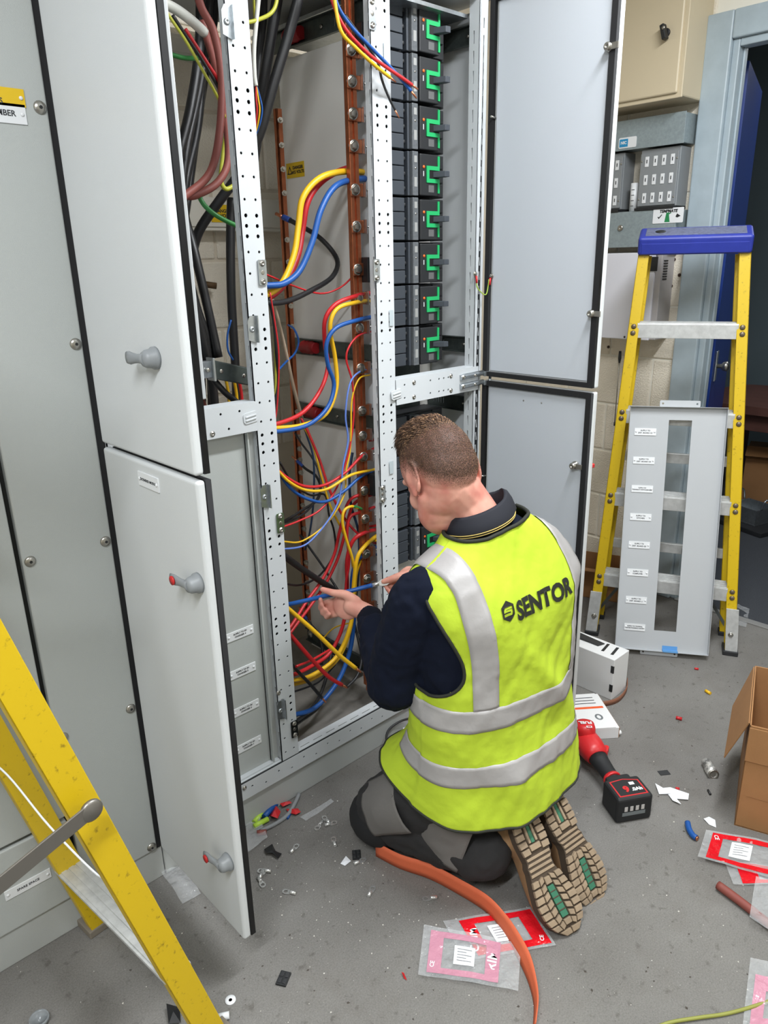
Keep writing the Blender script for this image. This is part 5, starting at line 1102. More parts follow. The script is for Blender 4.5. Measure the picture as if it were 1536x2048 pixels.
bag('long clear plastic bag with pink label at right border', [(1508, 1775), (1570, 1790), (1580, 1900), (1496, 1850)], (.50, .10, .85, .50), (.55, .2, .6, .3), None, PINKF, .014, 6, z0=.018)
bag('clear plastic bag with grey contents behind open lower door', [(318, 1745), (372, 1738), (402, 1790), (366, 1812)], None, None, None, None, .012, 7)
bag('clear plastic bag beside the coloured offcuts at plinth', [(492, 1645), (520, 1640), (536, 1682), (495, 1712)], None, None, None, None, .014, 8)
bag('thin clear plastic sleeve lying on floor near plinth', [(600, 1636), (662, 1600), (668, 1606), (612, 1644)], None, None, None, None, .004, 9)
bag('clear plastic sheet on floor beside the ladder foot', [(1472, 1208), (1500, 1212), (1492, 1256), (1470, 1250)], None, None, None, None, .003, 10)
bag('pink printed packet wedged between plinth and knee', [(812, 1420), (842, 1412), (846, 1450), (818, 1462)], (.1, .1, .9, .9), (.3, .3, .6, .6), None, PINKF, .008, 11, z0=.02)
bag('white and red packet wedged behind the man\'s knee', [(800, 1450), (840, 1440), (850, 1480), (810, 1490)], (.6, .1, .95, .9), (.7, .3, .8, .6), (.05, .1, .5, .8), REDF, .010, 12, z0=.012)
tag(MB().tube(smooth_path([fl(772, 1490, .03), fl(776, 1462, .05), fl(800, 1443, .06), fl(830, 1436, .05), fl(860, 1440, .03)]), .004, 8).build('black_lead', CB), 'thin black cord arching behind the knee at the plinth', 'cord')
# --- coloured offcuts by the plinth
GP = 'coloured cable offcuts heaped at the plinth'
stub('cable_offcut', 'lime striped cable offcut, longest in the plinth heap', mat('cable_lime', (176, 212, 70), .4), (508, 1645), (540, 1607), .008, GP)
stub('cable_offcut', 'lime striped cable offcut lying lower in plinth heap', mat('cable_lime', (176, 212, 70), .4), (508, 1653), (536, 1638), .008, GP)
stub('cable_offcut', 'blue cable offcut between lime and red scraps', CU, (528, 1634), (552, 1608), .009, GP)
stub('cable_offcut', 'brown cable offcut at the near end of plinth heap', CBR, (514, 1666), (533, 1664), .008, GP)
stub('cable_offcut', 'short dark blue offcut under the grey conduit', CU, (575, 1637), (580, 1628), .004, GP)
tag(MB().tube(smooth_path([fl(520, 1662, .006), fl(550, 1648, .006), fl(575, 1630, .006), fl(590, 1606, .008), fl(598, 1588, .012)]), .0062, 10).build('grey_conduit', mat('grey_conduit', (128, 130, 132), .5)), 'curved grey conduit offcut lying across the plinth heap', 'offcut')
scrap('red_scrap', 'crumpled red film scrap right of the grey conduit', [(572, 1620), (596, 1619), (602, 1628), (592, 1634), (578, 1628)], CR, lift=.014)
scrap('red_scrap', 'dark red crumpled scrap under the blue offcut', [(540, 1632), (552, 1616), (562, 1628), (556, 1644), (544, 1644)], CR, lift=.022)
scrap('red_scrap', 'small red film scrap at the plinth edge', [(560, 1612), (580, 1606), (584, 1610), (566, 1618)], CR, lift=.012)
# --- orange strap: stands on edge near the knee, then lies over
bot = [(752, 1712), (800, 1737), (860, 1758), (920, 1790), (970, 1822), (1000, 1856), (1022, 1890), (1042, 1930), (1058, 1968), (1068, 2010), (1066, 2060)]
flat = [0.0, .0, .05, .05, .1, .2, .35, .5, .4, .3, .2]
hgt = [.050, .050, .050, .050, .050, .048, .044, .040, .034, .028, .026]
B0 = [fl(*p, .002) for p in bot]; T0 = []
for i, p in enumerate(B0):
    d = (B0[min(i + 1, len(B0) - 1)] - B0[max(i - 1, 0)]).normalized(); sd = Vector((-d.y, d.x, 0))
    if sd.dot(Vector((1, .3, 0))) < 0: sd = -sd
    T0.append(p + Vector((0, 0, 1)) * hgt[i] * math.cos(flat[i]) + sd * hgt[i] * math.sin(flat[i]))
Bs, Ts = smooth_path(B0, 5), smooth_path(T0, 5)
tag(MB().grid([[a * (1 - f) + b * f for a, b in zip(Bs, Ts)] for f in (0, .33, .66, 1)]).build('orange_strap', mat('orange_webbing', (204, 98, 62), .75, bump=.3, bscale=500), solid=.0022), 'long orange webbing strap standing on edge and trailing to the bottom border', 'strap')
# --- grit and chips nobody could count
mb_ = MB(); rnd = random.Random(3)
for i in range(650):
    q = (rnd.uniform(240, 1536), rnd.uniform(1330, 2047)) if i % 3 else (rnd.uniform(480, 900), rnd.uniform(1560, 1900))
    p = fl(*q)
    if p.y > 1.60 or (p.x < .64 and p.y > 1.57): continue
    s_ = rnd.choice([.0006, .0008, .001, .0013, .0022]) * rnd.uniform(.6, 1.3)
    a = rnd.uniform(0, 6.28); ca, sa = math.cos(a) * s_, math.sin(a) * s_
    mb_.add([(p.x + ca, p.y + sa, .0002), (p.x - sa, p.y + ca, .0002), (p.x - ca * .7, p.y - sa * .7, .0002), (p.x + sa, p.y - ca * .8, .0002), (p.x, p.y, s_ * .8)], [(0, 1, 4), (1, 2, 4), (2, 3, 4), (3, 0, 4)])
tag(mb_.build('floor_grit', mat('pale_grit', (206, 202, 194), .7)), 'fine pale grit and swarf scattered over the concrete floor', 'grit', kind='stuff')
mb_ = MB()
for i in range(420):
    q = (rnd.uniform(240, 1536), rnd.uniform(1330, 2047)); p = fl(*q)
    if p.y > 1.60 or (p.x < .64 and p.y > 1.57): continue
    s_ = rnd.choice([.0007, .001, .0014, .003]) * rnd.uniform(.6, 1.2); a = rnd.uniform(0, 6.28); ca, sa = math.cos(a) * s_, math.sin(a) * s_
    mb_.add([(p.x + ca * 1.6, p.y + sa * 1.6, .0002), (p.x - sa, p.y + ca, .0002), (p.x - ca, p.y - sa, .0002), (p.x + sa, p.y - ca * .8, .0002), (p.x, p.y, s_ * .5)], [(0, 1, 4), (1, 2, 4), (2, 3, 4), (3, 0, 4)])
tag(mb_.build('floor_crumbs', mat('dark_crumbs', (70, 64, 58), .8)), 'dark crumbs of dirt scattered over the concrete floor', 'dirt', kind='stuff')
# ================================================================ the kneeling man
def Wp(px, py, d): return CAM + ray(px, py) * (d / FPX)
def V(*a): return Vector(a)
def ell(mb_, c, R3, rad, n=20, m=14):
    t = MB().sph((0, 0, 0), tuple(rad), n, m); c = Vector(c)
    return mb_.add([c + R3 @ Vector(p) for p in t.v], t.f, True)
I3 = Matrix.Identity(3)
def limb(mb_, pts, rs, n=16, k=5):
    S = smooth_path(pts, k); m = len(pts) - 1; R_ = []
    for i in range(len(S)):
        t = i / k; j = min(int(t), m - 1); f = t - j; R_.append(rs[j] * (1 - f) + rs[j + 1] * f)
    mb_.tube(S, R_, n); mb_.sph(S[0], R_[0] * .98, n, 10); mb_.sph(S[-1], R_[-1] * .98, n, 10)
    return mb_
def remesh(mb_, name, vox, iters=6, fac=.5):
    me = mb_.mesh('tmp'); ob = bpy.data.objects.new('tmp', me); COL.objects.link(ob)
    r = ob.modifiers.new('r', 'REMESH'); r.mode = 'VOXEL'; r.voxel_size = vox; r.use_smooth_shade = True
    if iters:
        s_ = ob.modifiers.new('s', 'SMOOTH'); s_.factor = fac; s_.iterations = iters
    dg = bpy.context.evaluated_depsgraph_get(); out = bpy.data.meshes.new_from_object(ob.evaluated_get(dg))
    bpy.data.objects.remove(ob); bpy.data.meshes.remove(me); out.name = name
    return out
def displace(me, fn):
    A_ = [(v_.co.copy(), v_.normal.copy()) for v_ in me.vertices]; out = []
    for co, nn in A_: out += list(fn(co, nn))
    me.vertices.foreach_set('co', out); me.update()
man = thing('person', 'person in yellow high-visibility vest kneeling and crimping a blue cable', 'person', (1.32, 1.05, 0))
TR_, TF = V(.9926, -.1216, 0), V(.1216, .9926, 0)                        # torso right and forward
# ---------------- joints
SHL, ELL, WRL = V(1.178, 1.135, .832), V(1.150, 1.215, .575), V(1.255, 1.425, .656)
SHR, ELR, WRR = V(1.555, 1.060, .825), V(1.640, 1.215, .665), V(1.420, 1.395, .735)
NK = V(1.366, 1.108, .955); HC = V(1.314, 1.214, 1.101)
# head frame: forward tilted down, slightly turned to his left
hf = V(.20, .76, -.62).normalized(); hr = V(.97, -.24, 0); hr = (hr - hf * hr.dot(hf)).normalized(); hu = hr.cross(hf).normalized()
H3 = Matrix((hr, hf, hu)).transposed()
HS = 1.15
def hp(x, y, z): return HC + H3 @ V(x * HS, y * HS, z * HS)                          # right, forward, up in head space
body = MB()
# torso core, legs core (hidden in clothes but one body)
ell(body, (1.345, 1.07, .50), I3, (.15, .11, .22)); ell(body, (1.36, 1.085, .72), I3, (.15, .095, .15)); ell(body, (1.33, 1.05, .32), I3, (.15, .12, .11))
limb(body, [V(1.365, 1.105, .86), NK, V(1.350, 1.155, 1.02), hp(0, -.015, -.04)], [.060, .060, .066, .070])
for a, b, c, d in ((SHL, ELL, WRL, -1), (SHR, ELR, WRR, 1)):
    limb(body, [V(1.36, 1.085, .80), a], [.06, .042], k=3); limb(body, [a, (a + b) / 2, b, (b + c) / 2, c], [.042, .042, .038, .036, .0255])
for a, b, c in ((V(1.235, 1.05, .30), V(1.170, 1.30, .115), V(1.245, 1.03, .12)), (V(1.425, 1.02, .30), V(1.470, 1.29, .115), V(1.395, 1.0, .12))):
    limb(body, [a, b], [.08, .05], k=4); limb(body, [b, c], [.045, .035], k=4)
# head
ell(body, hp(0, -.012, .020), H3 * HS, (.0765, .0955, .0850)); ell(body, hp(0, -.045, -.004), H3 * HS, (.068, .058, .070)); ell(body, hp(0, .028, -.030), H3 * HS, (.062, .050, .074))
ell(body, hp(0, .040, -.096), H3 * HS, (.042, .036, .032)); limb(body, [hp(-.055, .0, -.055), hp(-.044, .042, -.090), hp(0, .060, -.112), hp(.044, .042, -.090), hp(.055, 0, -.055)], [.018, .016, .018, .016, .018], 10, 4)
ell(body, hp(0, .004, -.058), H3 * HS, (.060, .062, .048)); ell(body, hp(0, .030, -.078), H3 * HS, (.052, .044, .042))
limb(body, [hp(0, .080, .000), hp(0, .091, -.028), hp(0, .096, -.040)], [.009, .010, .0110], 10, 3)                     # nose
ell(body, hp(.013, .088, -.048), H3 * HS, (.009, .010, .007)); ell(body, hp(-.013, .088, -.048), H3 * HS, (.009, .010, .007))
limb(body, [hp(-.045, .066, .012), hp(-.02, .080, .012), hp(0, .081, .008), hp(.02, .080, .012), hp(.045, .066, .012)], [.010] * 5, 8, 3)   # brow
for sx in (-1, 1):
    ell(body, hp(sx * .030, .071, -.006), H3 * HS, (.0125, .010, .011)); ell(body, hp(sx * .043, .044, -.042), H3 * HS, (.020, .020, .024))           # eyes, cheeks
limb(body, [hp(-.020, .062, -.071), hp(0, .071, -.069), hp(.020, .062, -.071)], [.006, .0075, .006], 8, 3); limb(body, [hp(-.016, .061, -.081), hp(0, .068, -.081), hp(.016, .061, -.081)], [.006, .008, .006], 8, 3)
for sx in (-1, 1):                                                                                                          # ears
    ez = V(0, -.22, .975).normalized(); ew = V(sx * .03, -.97, -.20); ew = (ew - ez * ew.dot(ez)).normalized(); en = ez.cross(ew)
    ec = V(sx * .0765, -.010, -.010)
    E3 = H3 @ Matrix((ew, ez, en)).transposed()
    P_ = []
    for k in range(13):
        g = math.radians(-60 + 285 * k / 12); sc = 1.0 if k < 9 else 1.0 - .10 * (k - 8)
        P_.append(hp(*(ec + ew * (.012 + .0215 * math.cos(g)) * sc + ez * .034 * math.sin(g))))
    limb(body, P_, [.0060, .0055] + [.0046] * 8 + [.0042, .004, .004], 8, 3)
    ell(body, hp(*(ec + ew * .008 - en * sx * .002)), E3 * HS, (.019, .030, .0036)); ell(body, hp(*(ec + ew * .004 - ez * .030)), E3 * HS, (.009, .011, .005)); ell(body, hp(*(ec - ew * .004)), E3 * HS, (.010, .022, .007))
# hands
def hand(wr, palm, kn, fingers, thumb):
    limb(body, [wr, palm], [.026, .027], 14, 4)
    side = (kn[3] - kn[0]).normalized(); ax = ((kn[0] + kn[3]) / 2 - wr).normalized()
    ell(body, palm * .45 + (kn[0] + kn[3]) * .275, Matrix((side, ax, side.cross(ax))).transposed(), (.040, .042, .0165))
    for k_ in kn: limb(body, [palm * .6 + wr * .4, k_], [.013, .0105], 10, 3)
    for k_, f in zip(kn, fingers): limb(body, [k_] + f, [.0102, .0092, .0082, .0072][:len(f) + 1], 10, 4)
    limb(body, thumb, [.0165, .0135, .0112, .0085][:len(thumb)], 10, 4)
D0 = 2.105
LH_palm = Wp(704, 1212, D0)
hand(WRL, LH_palm, [Wp(683, 1199, D0 + .030), Wp(680, 1208, D0 + .034), Wp(679, 1217, D0 + .034), Wp(681, 1226, D0 + .028)],
     [[Wp(658, 1204, D0 + .045), Wp(643, 1206, D0 + .030), Wp(641, 1199, D0 + .012)],
      [Wp(655, 1213, D0 + .050), Wp(641, 1216, D0 + .034), Wp(644, 1209, D0 + .014)],
      [Wp(656, 1223, D0 + .048), Wp(645, 1226, D0 + .030), Wp(652, 1219, D0 + .012)],
      [Wp(661, 1231, D0 + .040), Wp(653, 1234, D0 + .026), Wp(659, 1228, D0 + .010)]],
     [Wp(712, 1203, D0 - .006), Wp(690, 1189, D0 - .010), Wp(668, 1186, D0 - .004), Wp(645, 1179, D0 + .002)])
D1 = 2.150
RH_palm = Wp(818, 1156, D1 + .015)
hand(WRR, RH_palm, [Wp(803, 1158, D1 + .020), Wp(802, 1165, D1 + .018), Wp(803, 1172, D1 + .016), Wp(807, 1179, D1 + .012)],
     [[Wp(788, 1167, D1 + .014), Wp(776, 1172, D1 + .004), Wp(768, 1169, D1 - .004)],
      [Wp(788, 1176, D1 + .010), Wp(779, 1180, D1 - .002), Wp(774, 1177, D1 - .010)],
      [Wp(790, 1184, D1 + .008), Wp(783, 1188, D1 - .004), Wp(780, 1184, D1 - .014)],
      [Wp(796, 1190, D1 + .004), Wp(790, 1193, D1 - .006), Wp(788, 1189, D1 - .014)]],
     [Wp(820, 1150, D1 - .004), Wp(800, 1153, D1 - .012), Wp(784, 1158, D1 - .014), Wp(767, 1163, D1 - .012)])
bme = remesh(body, 'body', .0036, 5, .45)
# hair density on the scalp as a colour attribute (0 skin .. 1 dense short hair)
ca = bme.color_attributes.new('short_hair', 'FLOAT_COLOR', 'POINT')
Hinv = H3.transposed()
def hair_density(co):
    q = Hinv @ (co - HC) / HS
    if (co - HC).length > .17: return 0.0
    # hairline: above a line from temple, behind the ear, down to the nape
    y, z, x = q.y, q.z, abs(q.x)
    line = .030 if y > .045 else (-.002 + .032 * max(0, (y + .02) / .065) if y > -.02 else -.004 - 1.25 * (-.02 - y))
    line = max(line, -.092)
    d = (z - line) / .060
    if y > .085: d = min(d, (z - .062) / .02)
    return max(0.0, min(1.0, d * 1.15 + .14))
cols_ = []
for co in [v_.co.copy() for v_ in bme.vertices]:
    h = hair_density(co); cols_ += [h, h, h, 1.0]
ca.data.foreach_set('color', cols_)
SK = bpy.data.materials.new('skin'); SK.use_nodes = True
nt = SK.node_tree; N_ = nt.nodes; L_ = nt.links; b = N_['Principled BSDF']
at = N_.new('ShaderNodeAttribute'); at.attribute_name = 'short_hair'
tc = N_.new('ShaderNodeTexCoord'); nz = N_.new('ShaderNodeTexNoise'); nz.inputs['Scale'].default_value = 420; nz.inputs['Detail'].default_value = 2
L_.new(tc.outputs['Object'], nz.inputs['Vector'])
ms = N_.new('ShaderNodeMath'); ms.operation = 'MULTIPLY_ADD'; ms.inputs[1].default_value = 1.25; ms.inputs[2].default_value = -.62
L_.new(nz.outputs['Fac'], ms.inputs[0])
ad = N_.new('ShaderNodeMath'); ad.operation = 'ADD'; ad.use_clamp = True; L_.new(at.outputs['Fac'], ad.inputs[0]); L_.new(ms.outputs[0], ad.inputs[1])
mu = N_.new('ShaderNodeMath'); mu.operation = 'MULTIPLY'; L_.new(ad.outputs[0], mu.inputs[0]); 
gt = N_.new('ShaderNodeMath'); gt.operation = 'MULTIPLY'; gt.use_clamp = True; gt.inputs[1].default_value = 4.0; L_.new(at.outputs['Fac'], gt.inputs[0]); L_.new(gt.outputs[0], mu.inputs[1])
n3 = N_.new('ShaderNodeTexNoise'); n3.inputs['Scale'].default_value = 22; L_.new(tc.outputs['Object'], n3.inputs['Vector'])
rp = N_.new('ShaderNodeValToRGB'); rp.color_ramp.elements[0].color = lin((212, 156, 138)); rp.color_ramp.elements[1].color = lin((194, 126, 112)); rp.color_ramp.elements[0].position = .35; rp.color_ramp.elements[1].position = .7
L_.new(n3.outputs['Fac'], rp.inputs['Fac'])
mx = N_.new('ShaderNodeMix'); mx.data_type = 'RGBA'; L_.new(mu.outputs[0], mx.inputs[0]); L_.new(rp.outputs['Color'], mx.inputs[6]); mx.inputs[7].default_value = lin((74, 54, 44))
L_.new(mx.outputs[2], b.inputs['Base Color']); b.inputs['Roughness'].default_value = .6; b.inputs['Specular IOR Level'].default_value = .3
b.inputs['Subsurface Weight'].default_value = .12; b.inputs['Subsurface Radius'].default_value = (.012, .005, .003); b.inputs['Subsurface Scale'].default_value = .6
bp = N_.new('ShaderNodeBump'); bp.inputs['Strength'].default_value = .15; bp.inputs['Distance'].default_value = .001; L_.new(nz.outputs['Fac'], bp.inputs['Height']); L_.new(bp.outputs['Normal'], b.inputs['Normal'])
link('body', bme, SK, man)
# longer hair on top, combed forward: short tapered strands
hb = MB(); rh = random.Random(11)
def scalp(x, y):
    """scalp height in head space for lateral x and forward y (top ellipsoid)"""
    k = 1 - (x / .0765) ** 2 - ((y + .012) / .0955) ** 2
    return None if k < 0 else .020 + .085 * math.sqrt(k)
from mathutils.bvhtree import BVHTree
hv_ = [v_.co.copy() for v_ in bme.vertices]
hpoly = [tuple(p_.vertices) for p_ in bme.polygons if (hv_[p_.vertices[0]] - HC).length < .17]
bvh = BVHTree.FromPolygons(hv_, hpoly)
n_ = 0; tries = 0
while n_ < 12000 and tries < 60000:
    tries += 1
    dv = V(rh.gauss(0, 1), rh.gauss(0, 1), rh.gauss(0, 1)).normalized()
    loc, nrm, _i, _d = bvh.ray_cast(HC + dv * .30, -dv, .30)
    if loc is None: continue
    h = hair_density(loc)
    if rh.random() > h * h: continue
    q_ = Hinv @ (loc - HC) / HS; z, y = q_.z, q_.y
    if abs(q_.x) > .079 and z < .03: continue                      # not on the ears
    top = min(1.0, max(0.0, (z - .056) / .042)); top = top * top * (3 - 2 * top); back = min(1.0, max(0.25, (y + .125) / .12))
    Ln = (.0026 + .040 * top * back) * rh.uniform(.75, 1.15)
    if y > .045: Ln *= 1.7
    fw = H3 @ V(q_.x * 2.0 + rh.uniform(-.12, .12), 1.0, -.7 * (1 - top)); fw = (fw - nrm * fw.dot(nrm)).normalized()
    lift = .50 * top + .14
    p = loc; p1 = p + nrm * Ln * lift + fw * Ln * .45; p2 = p + nrm * Ln * lift * 1.05 + fw * Ln * 1.1
    sd = nrm.cross(fw) * rh.uniform(.0008, .0016) * (.45 + .65 * top)
    q = [p - nrm * .002, p1, p2]
    A_ = [q[0] - sd, q[0] + sd, q[1] + sd * .8, q[1] - sd * .8, q[2], q[1] + nrm * .0009, q[0] + nrm * .0009]
    hb.add(A_, [(0, 1, 2, 3), (3, 2, 4), (1, 6, 5, 2), (6, 0, 3, 5), (2, 5, 4), (5, 3, 4)], True); n_ += 1
HM = bpy.data.materials.new('brown_hair'); HM.use_nodes = True; nt = HM.node_tree
g_ = nt.nodes.new('ShaderNodeNewGeometry'); r_2 = nt.nodes.new('ShaderNodeValToRGB'); e_ = r_2.color_ramp.elements
e_[0].color = lin((66, 48, 38)); e_[1].color = lin((172, 134, 100)); e_[0].position = .15; e_[1].position = 1.0
m_e = r_2.color_ramp.elements.new(.72); m_e.color = lin((112, 84, 64))
nt.links.new(g_.outputs['Random Per Island'], r_2.inputs['Fac']); nt.links.new(r_2.outputs['Color'], nt.nodes['Principled BSDF'].inputs['Base Color'])
nt.nodes['Principled BSDF'].inputs['Roughness'].default_value = .5
hair = hb.build('hair', HM, man); hair['kind'] = 'stuff'
# ---------------- torso surface used by shirt and vest
ST = [  # z, centre x, centre y, half width, back depth, front depth
    (.262, 1.366, 1.048, .258, .180, .235), (.32, 1.366, 1.050, .256, .172, .215), (.41, 1.367, 1.055, .249, .160, .180), (.50, 1.368, 1.060, .242, .149, .150),
    (.62, 1.370, 1.068, .240, .147, .134), (.74, 1.374, 1.077, .242, .146, .130), (.82, 1.375, 1.086, .242, .138, .122), (.870, 1.375, 1.093, .234, .124, .110),
    (.912, 1.374, 1.101, .204, .106, .096), (.950, 1.372, 1.106, .146, .090, .080), (.985, 1.370, 1.110, .094, .078, .066)]
def tor(z):
    z = max(ST[0][0], min(ST[-1][0], z))
    for i in range(len(ST) - 1):
        if z <= ST[i + 1][0]: break
    a, b = ST[i], ST[i + 1]; f = (z - a[0]) / (b[0] - a[0])
    p0 = ST[max(i - 1, 0)]; p3 = ST[min(i + 2, len(ST) - 1)]; out = []
    for k in range(1, 6):
        m1 = (b[k] - p0[k]) / (b[0] - p0[0]); m2 = (p3[k] - a[k]) / (p3[0] - a[0]); h = b[0] - a[0]
        out.append((2 * f ** 3 - 3 * f * f + 1) * a[k] + (f ** 3 - 2 * f * f + f) * h * m1 + (-2 * f ** 3 + 3 * f * f) * b[k] + (f ** 3 - f * f) * h * m2)
    return out
PW_ = 2.35
def folds(lat, z, side):
    """cloth folds: shallow diagonal pulls, deeper drapes near the hem"""
    w_ = .010 * noise.noise(V(lat * 9 + z * 6, z * 7 - lat * 5, side * 3.0)) + .0040 * noise.noise(V(lat * 34 - z * 22, z * 9 + lat * 10, side)) + .0015 * noise.noise(V(lat * 70 + z * 30, z * 60 - lat * 20, side))
    w_ += .012 * math.exp(-((lat * .8 + (z - .62) * .6 - .03) / .028) ** 2) * math.exp(-((z - .60) / .12) ** 2) * (1 if side == 1.0 else 0)
    low = max(0.0, min(1.0, (.52 - z) / .3))
    w_ += low * .014 * math.sin(lat * 24 + z * 5 + side) * (.6 + .4 * noise.noise(V(lat * 4, z * 3, 5)))
    return w_
def Sv(z, th, off=0.0):
    """vest surface: th = 0 right, 90 back, 180 left, 270 front (degrees)"""
    cx_, cy_, a, bb, bf = tor(z); t = math.radians(th); c, s_ = math.cos(t), math.sin(t)
    k = (abs(c) ** PW_ + abs(s_) ** PW_) ** (-1 / PW_)
    d = bb if s_ >= 0 else bf
    lat, bk = a * k * c, d * k * s_
    w_ = folds(lat, z, 1.0 if s_ >= 0 else 2.0) + off
    # soft spine hollow between the shoulder blades
    if s_ > 0: w_ += -.008 * math.exp(-(lat / .035) ** 2) * math.exp(-((z - .78) / .14) ** 2) + .008 * math.exp(-((abs(lat) - .11) / .05) ** 2) * math.exp(-((z - .80) / .09) ** 2)
    n2 = V(lat / a ** 2, bk / d ** 2, 0).normalized()
    if c > 0: lat *= 1 + .15 * math.exp(-((z - .82) / .10) ** 2)
    lat += n2.x * w_; bk += n2.y * w_
    zz = z
    if z < .44 and c < .3:                       # left front corner spread over the thigh
        fl_ = ((.44 - z) / .19) ** 1.4 * math.exp(-((((th % 360) - 214) / 34) ** 2))
        lat -= .038 * fl_; bk -= .055 * fl_; zz += .035 * fl_
    if z < .36:                                  # hem hangs lower at the back, lifts over the thigh at the left front
        f = (.36 - z) / .10
        zz += f * (.012 * (1 - s_) * .5 + (.030 if c < 0 else .0) * max(0, -s_)) - f * .010 * max(0, s_)
    if z > .86: zz += .17 * lat * (z - .86) / .12
    if z > .90: zz += off
    return V(cx_, cy_, zz) + TR_ * lat - TF * bk
def back_th(z, lat):
    cx_, cy_, a, bb, bf = tor(z); x = max(-1.0, min(1.0, lat / a))
    y = (1 - abs(x) ** PW_) ** (1 / PW_)
    return math.degrees(math.atan2(y, x))
# shirt: torso slightly inside the vest plus both sleeves
sh = MB()
rows = []
for i in range(30):
    z = .34 + (.985 - .34) * i / 29; rows.append([Sv(z, 360 * k / 48, -.012) for k in range(48)])
sh.grid(rows, closed=True); n0 = len(sh.v); sh.add([sum(rows[0], V(0, 0, 0)) / 48, sum(rows[-1], V(0, 0, 0)) / 48], [])
sh.f += [(n0, (k + 1) % 48, k) for k in range(48)] + [(n0 + 1, 29 * 48 + k, 29 * 48 + (k + 1) % 48) for k in range(48)]; sh.sm += [True] * 96
CUFL = WRL + (ELL - WRL).normalized() * .018; CUFR = WRR + (ELR - WRR).normalized() * .02
limb(sh, [V(1.27, 1.10, .83), SHL, SHL * .62 + ELL * .38 + V(-.012, .0, 0), SHL * .25 + ELL * .75 + V(-.005, .0, 0), ELL + V(.0, -.006, -.010), ELL * .6 + WRL * .4, ELL * .25 + WRL * .75, CUFL], [.062, .072, .073, .074, .072, .058, .046, .0355], 24, 5)
limb(sh, [V(1.46, 1.07, .83), SHR, SHR * .55 + ELR * .45, ELR, ELR * .5 + WRR * .5, CUFR], [.056, .066, .068, .066, .055, .037], 20, 5)
sme = remesh(sh, 'shirt', .007, 4, .5)
def crease(co, n2):                              # sleeve creases
    dA = min(1.0, max(0.0, ((co - V(1.36, 1.08, .7)).to_2d().length - .17) / .05))
    return co + n2 * dA * (.0065 * noise.noise(co * 22) + .004 * noise.noise(co * 48 + V(3, 1, 7)))
displace(sme, crease)
shirt = link('shirt', sme, mat('navy_jersey', (12, 18, 34), .95, bump=.2, bscale=900, spec=.2), man)
for w_, e_, r in ((CUFL, WRL, .0365), (CUFR, WRR, .038)):
    ax = (e_ - w_).normalized(); MB().tube([w_ - ax * .035, w_ - ax * .012, w_ + ax * .006, w_ + ax * .010], [r + .003, r + .0015, r, r - .006], 20, caps=False).build('cuff', mat('navy_rib', (10, 14, 26), .95, spec=.2), shirt)
# collar: stand-and-fall ring tilted forward, open tip at the right
col_c = V(1.366, 1.112, .972)
def colpt(t, h, r):
    a = 2 * math.pi * t; up = V(-.06, .30, 1).normalized()
    return col_c + TR_ * math.cos(a) * r * 1.02 - TF * math.sin(a) * r * .92 + up * h + V(0, 0, .012 * math.sin(a) + .020 * math.cos(a) - .01 * max(0, -math.sin(a)))
rows = []
for (h, r) in ((.000, .083), (.014, .086), (.030, .081), (.046, .074), (.052, .071), (.046, .067), (.020, .068), (-.01, .070)):
    rows.append([colpt(k / 48, h + (.012 * math.exp(-((k / 48 - .07) / .05) ** 2) if h > .02 else 0), r + (.008 * math.exp(-((k / 48 - .07) / .05) ** 2) if .01 < h < .05 else 0)) for k in range(48)])
MB().grid(rows, closed=True).build('collar', mat('navy_collar', (22, 24, 34), .8), shirt, solid=.002)
for h, r in ((.004, .0865), (.010, .0885)):
    MB().tube([colpt(k / 64, h, r) for k in range(-4, 37)], .0013, 6).build('collar_stripe', mat('collar_gold', (196, 172, 96), .7), shirt)
# ---------------- vest
NZ, NT = 96, 176
def in_hole(z, th):
    for c0 in (180, 0):
        d = ((th - c0 + 180) % 360) - 180
        d = d if c0 == 0 else -d                   # positive towards the back
        zc, hz = .744, .140
        q0 = max(-1, min(1, (z - zc) / hz)); wth = (35 - 20 * q0) if d > 0 else 52
        q = ((z - zc) / hz); lim = wth * (max(0.0, 1 - abs(q) ** 2.6)) ** (1 / 2.2)
        if abs(d) < lim: return True
    return False
vm = MB(); zs_ = [.262 + (.978 - .262) * i / NZ for i in range(NZ + 1)]
P = [[Sv(z, 360 * k / NT) for k in range(NT)] for z in zs_]
fs = []
for i in range(NZ):
    for k in range(NT):
        if not in_hole((zs_[i] + zs_[i + 1]) / 2, 360 * (k + .5) / NT): fs.append((i * NT + k, i * NT + (k + 1) % NT, (i + 1) * NT + (k + 1) % NT, (i + 1) * NT + k))
vm.add([p for r in P for p in r], fs, True)
HV = mat('hi_vis_yellow', (176, 199, 44), .8, bump=.22, bscale=45, dist=.006)
vme = vm.mesh('vest'); bm = bmesh.new(); bm.from_mesh(vme); bmesh.ops.delete(bm, geom=[v_ for v_ in bm.verts if not v_.link_faces], context='VERTS'); bm.to_mesh(vme); bm.free()
vest = link('vest', vme, HV, man, solid=.0025)
PIPE = mat('black_piping', (34, 36, 28), .8)
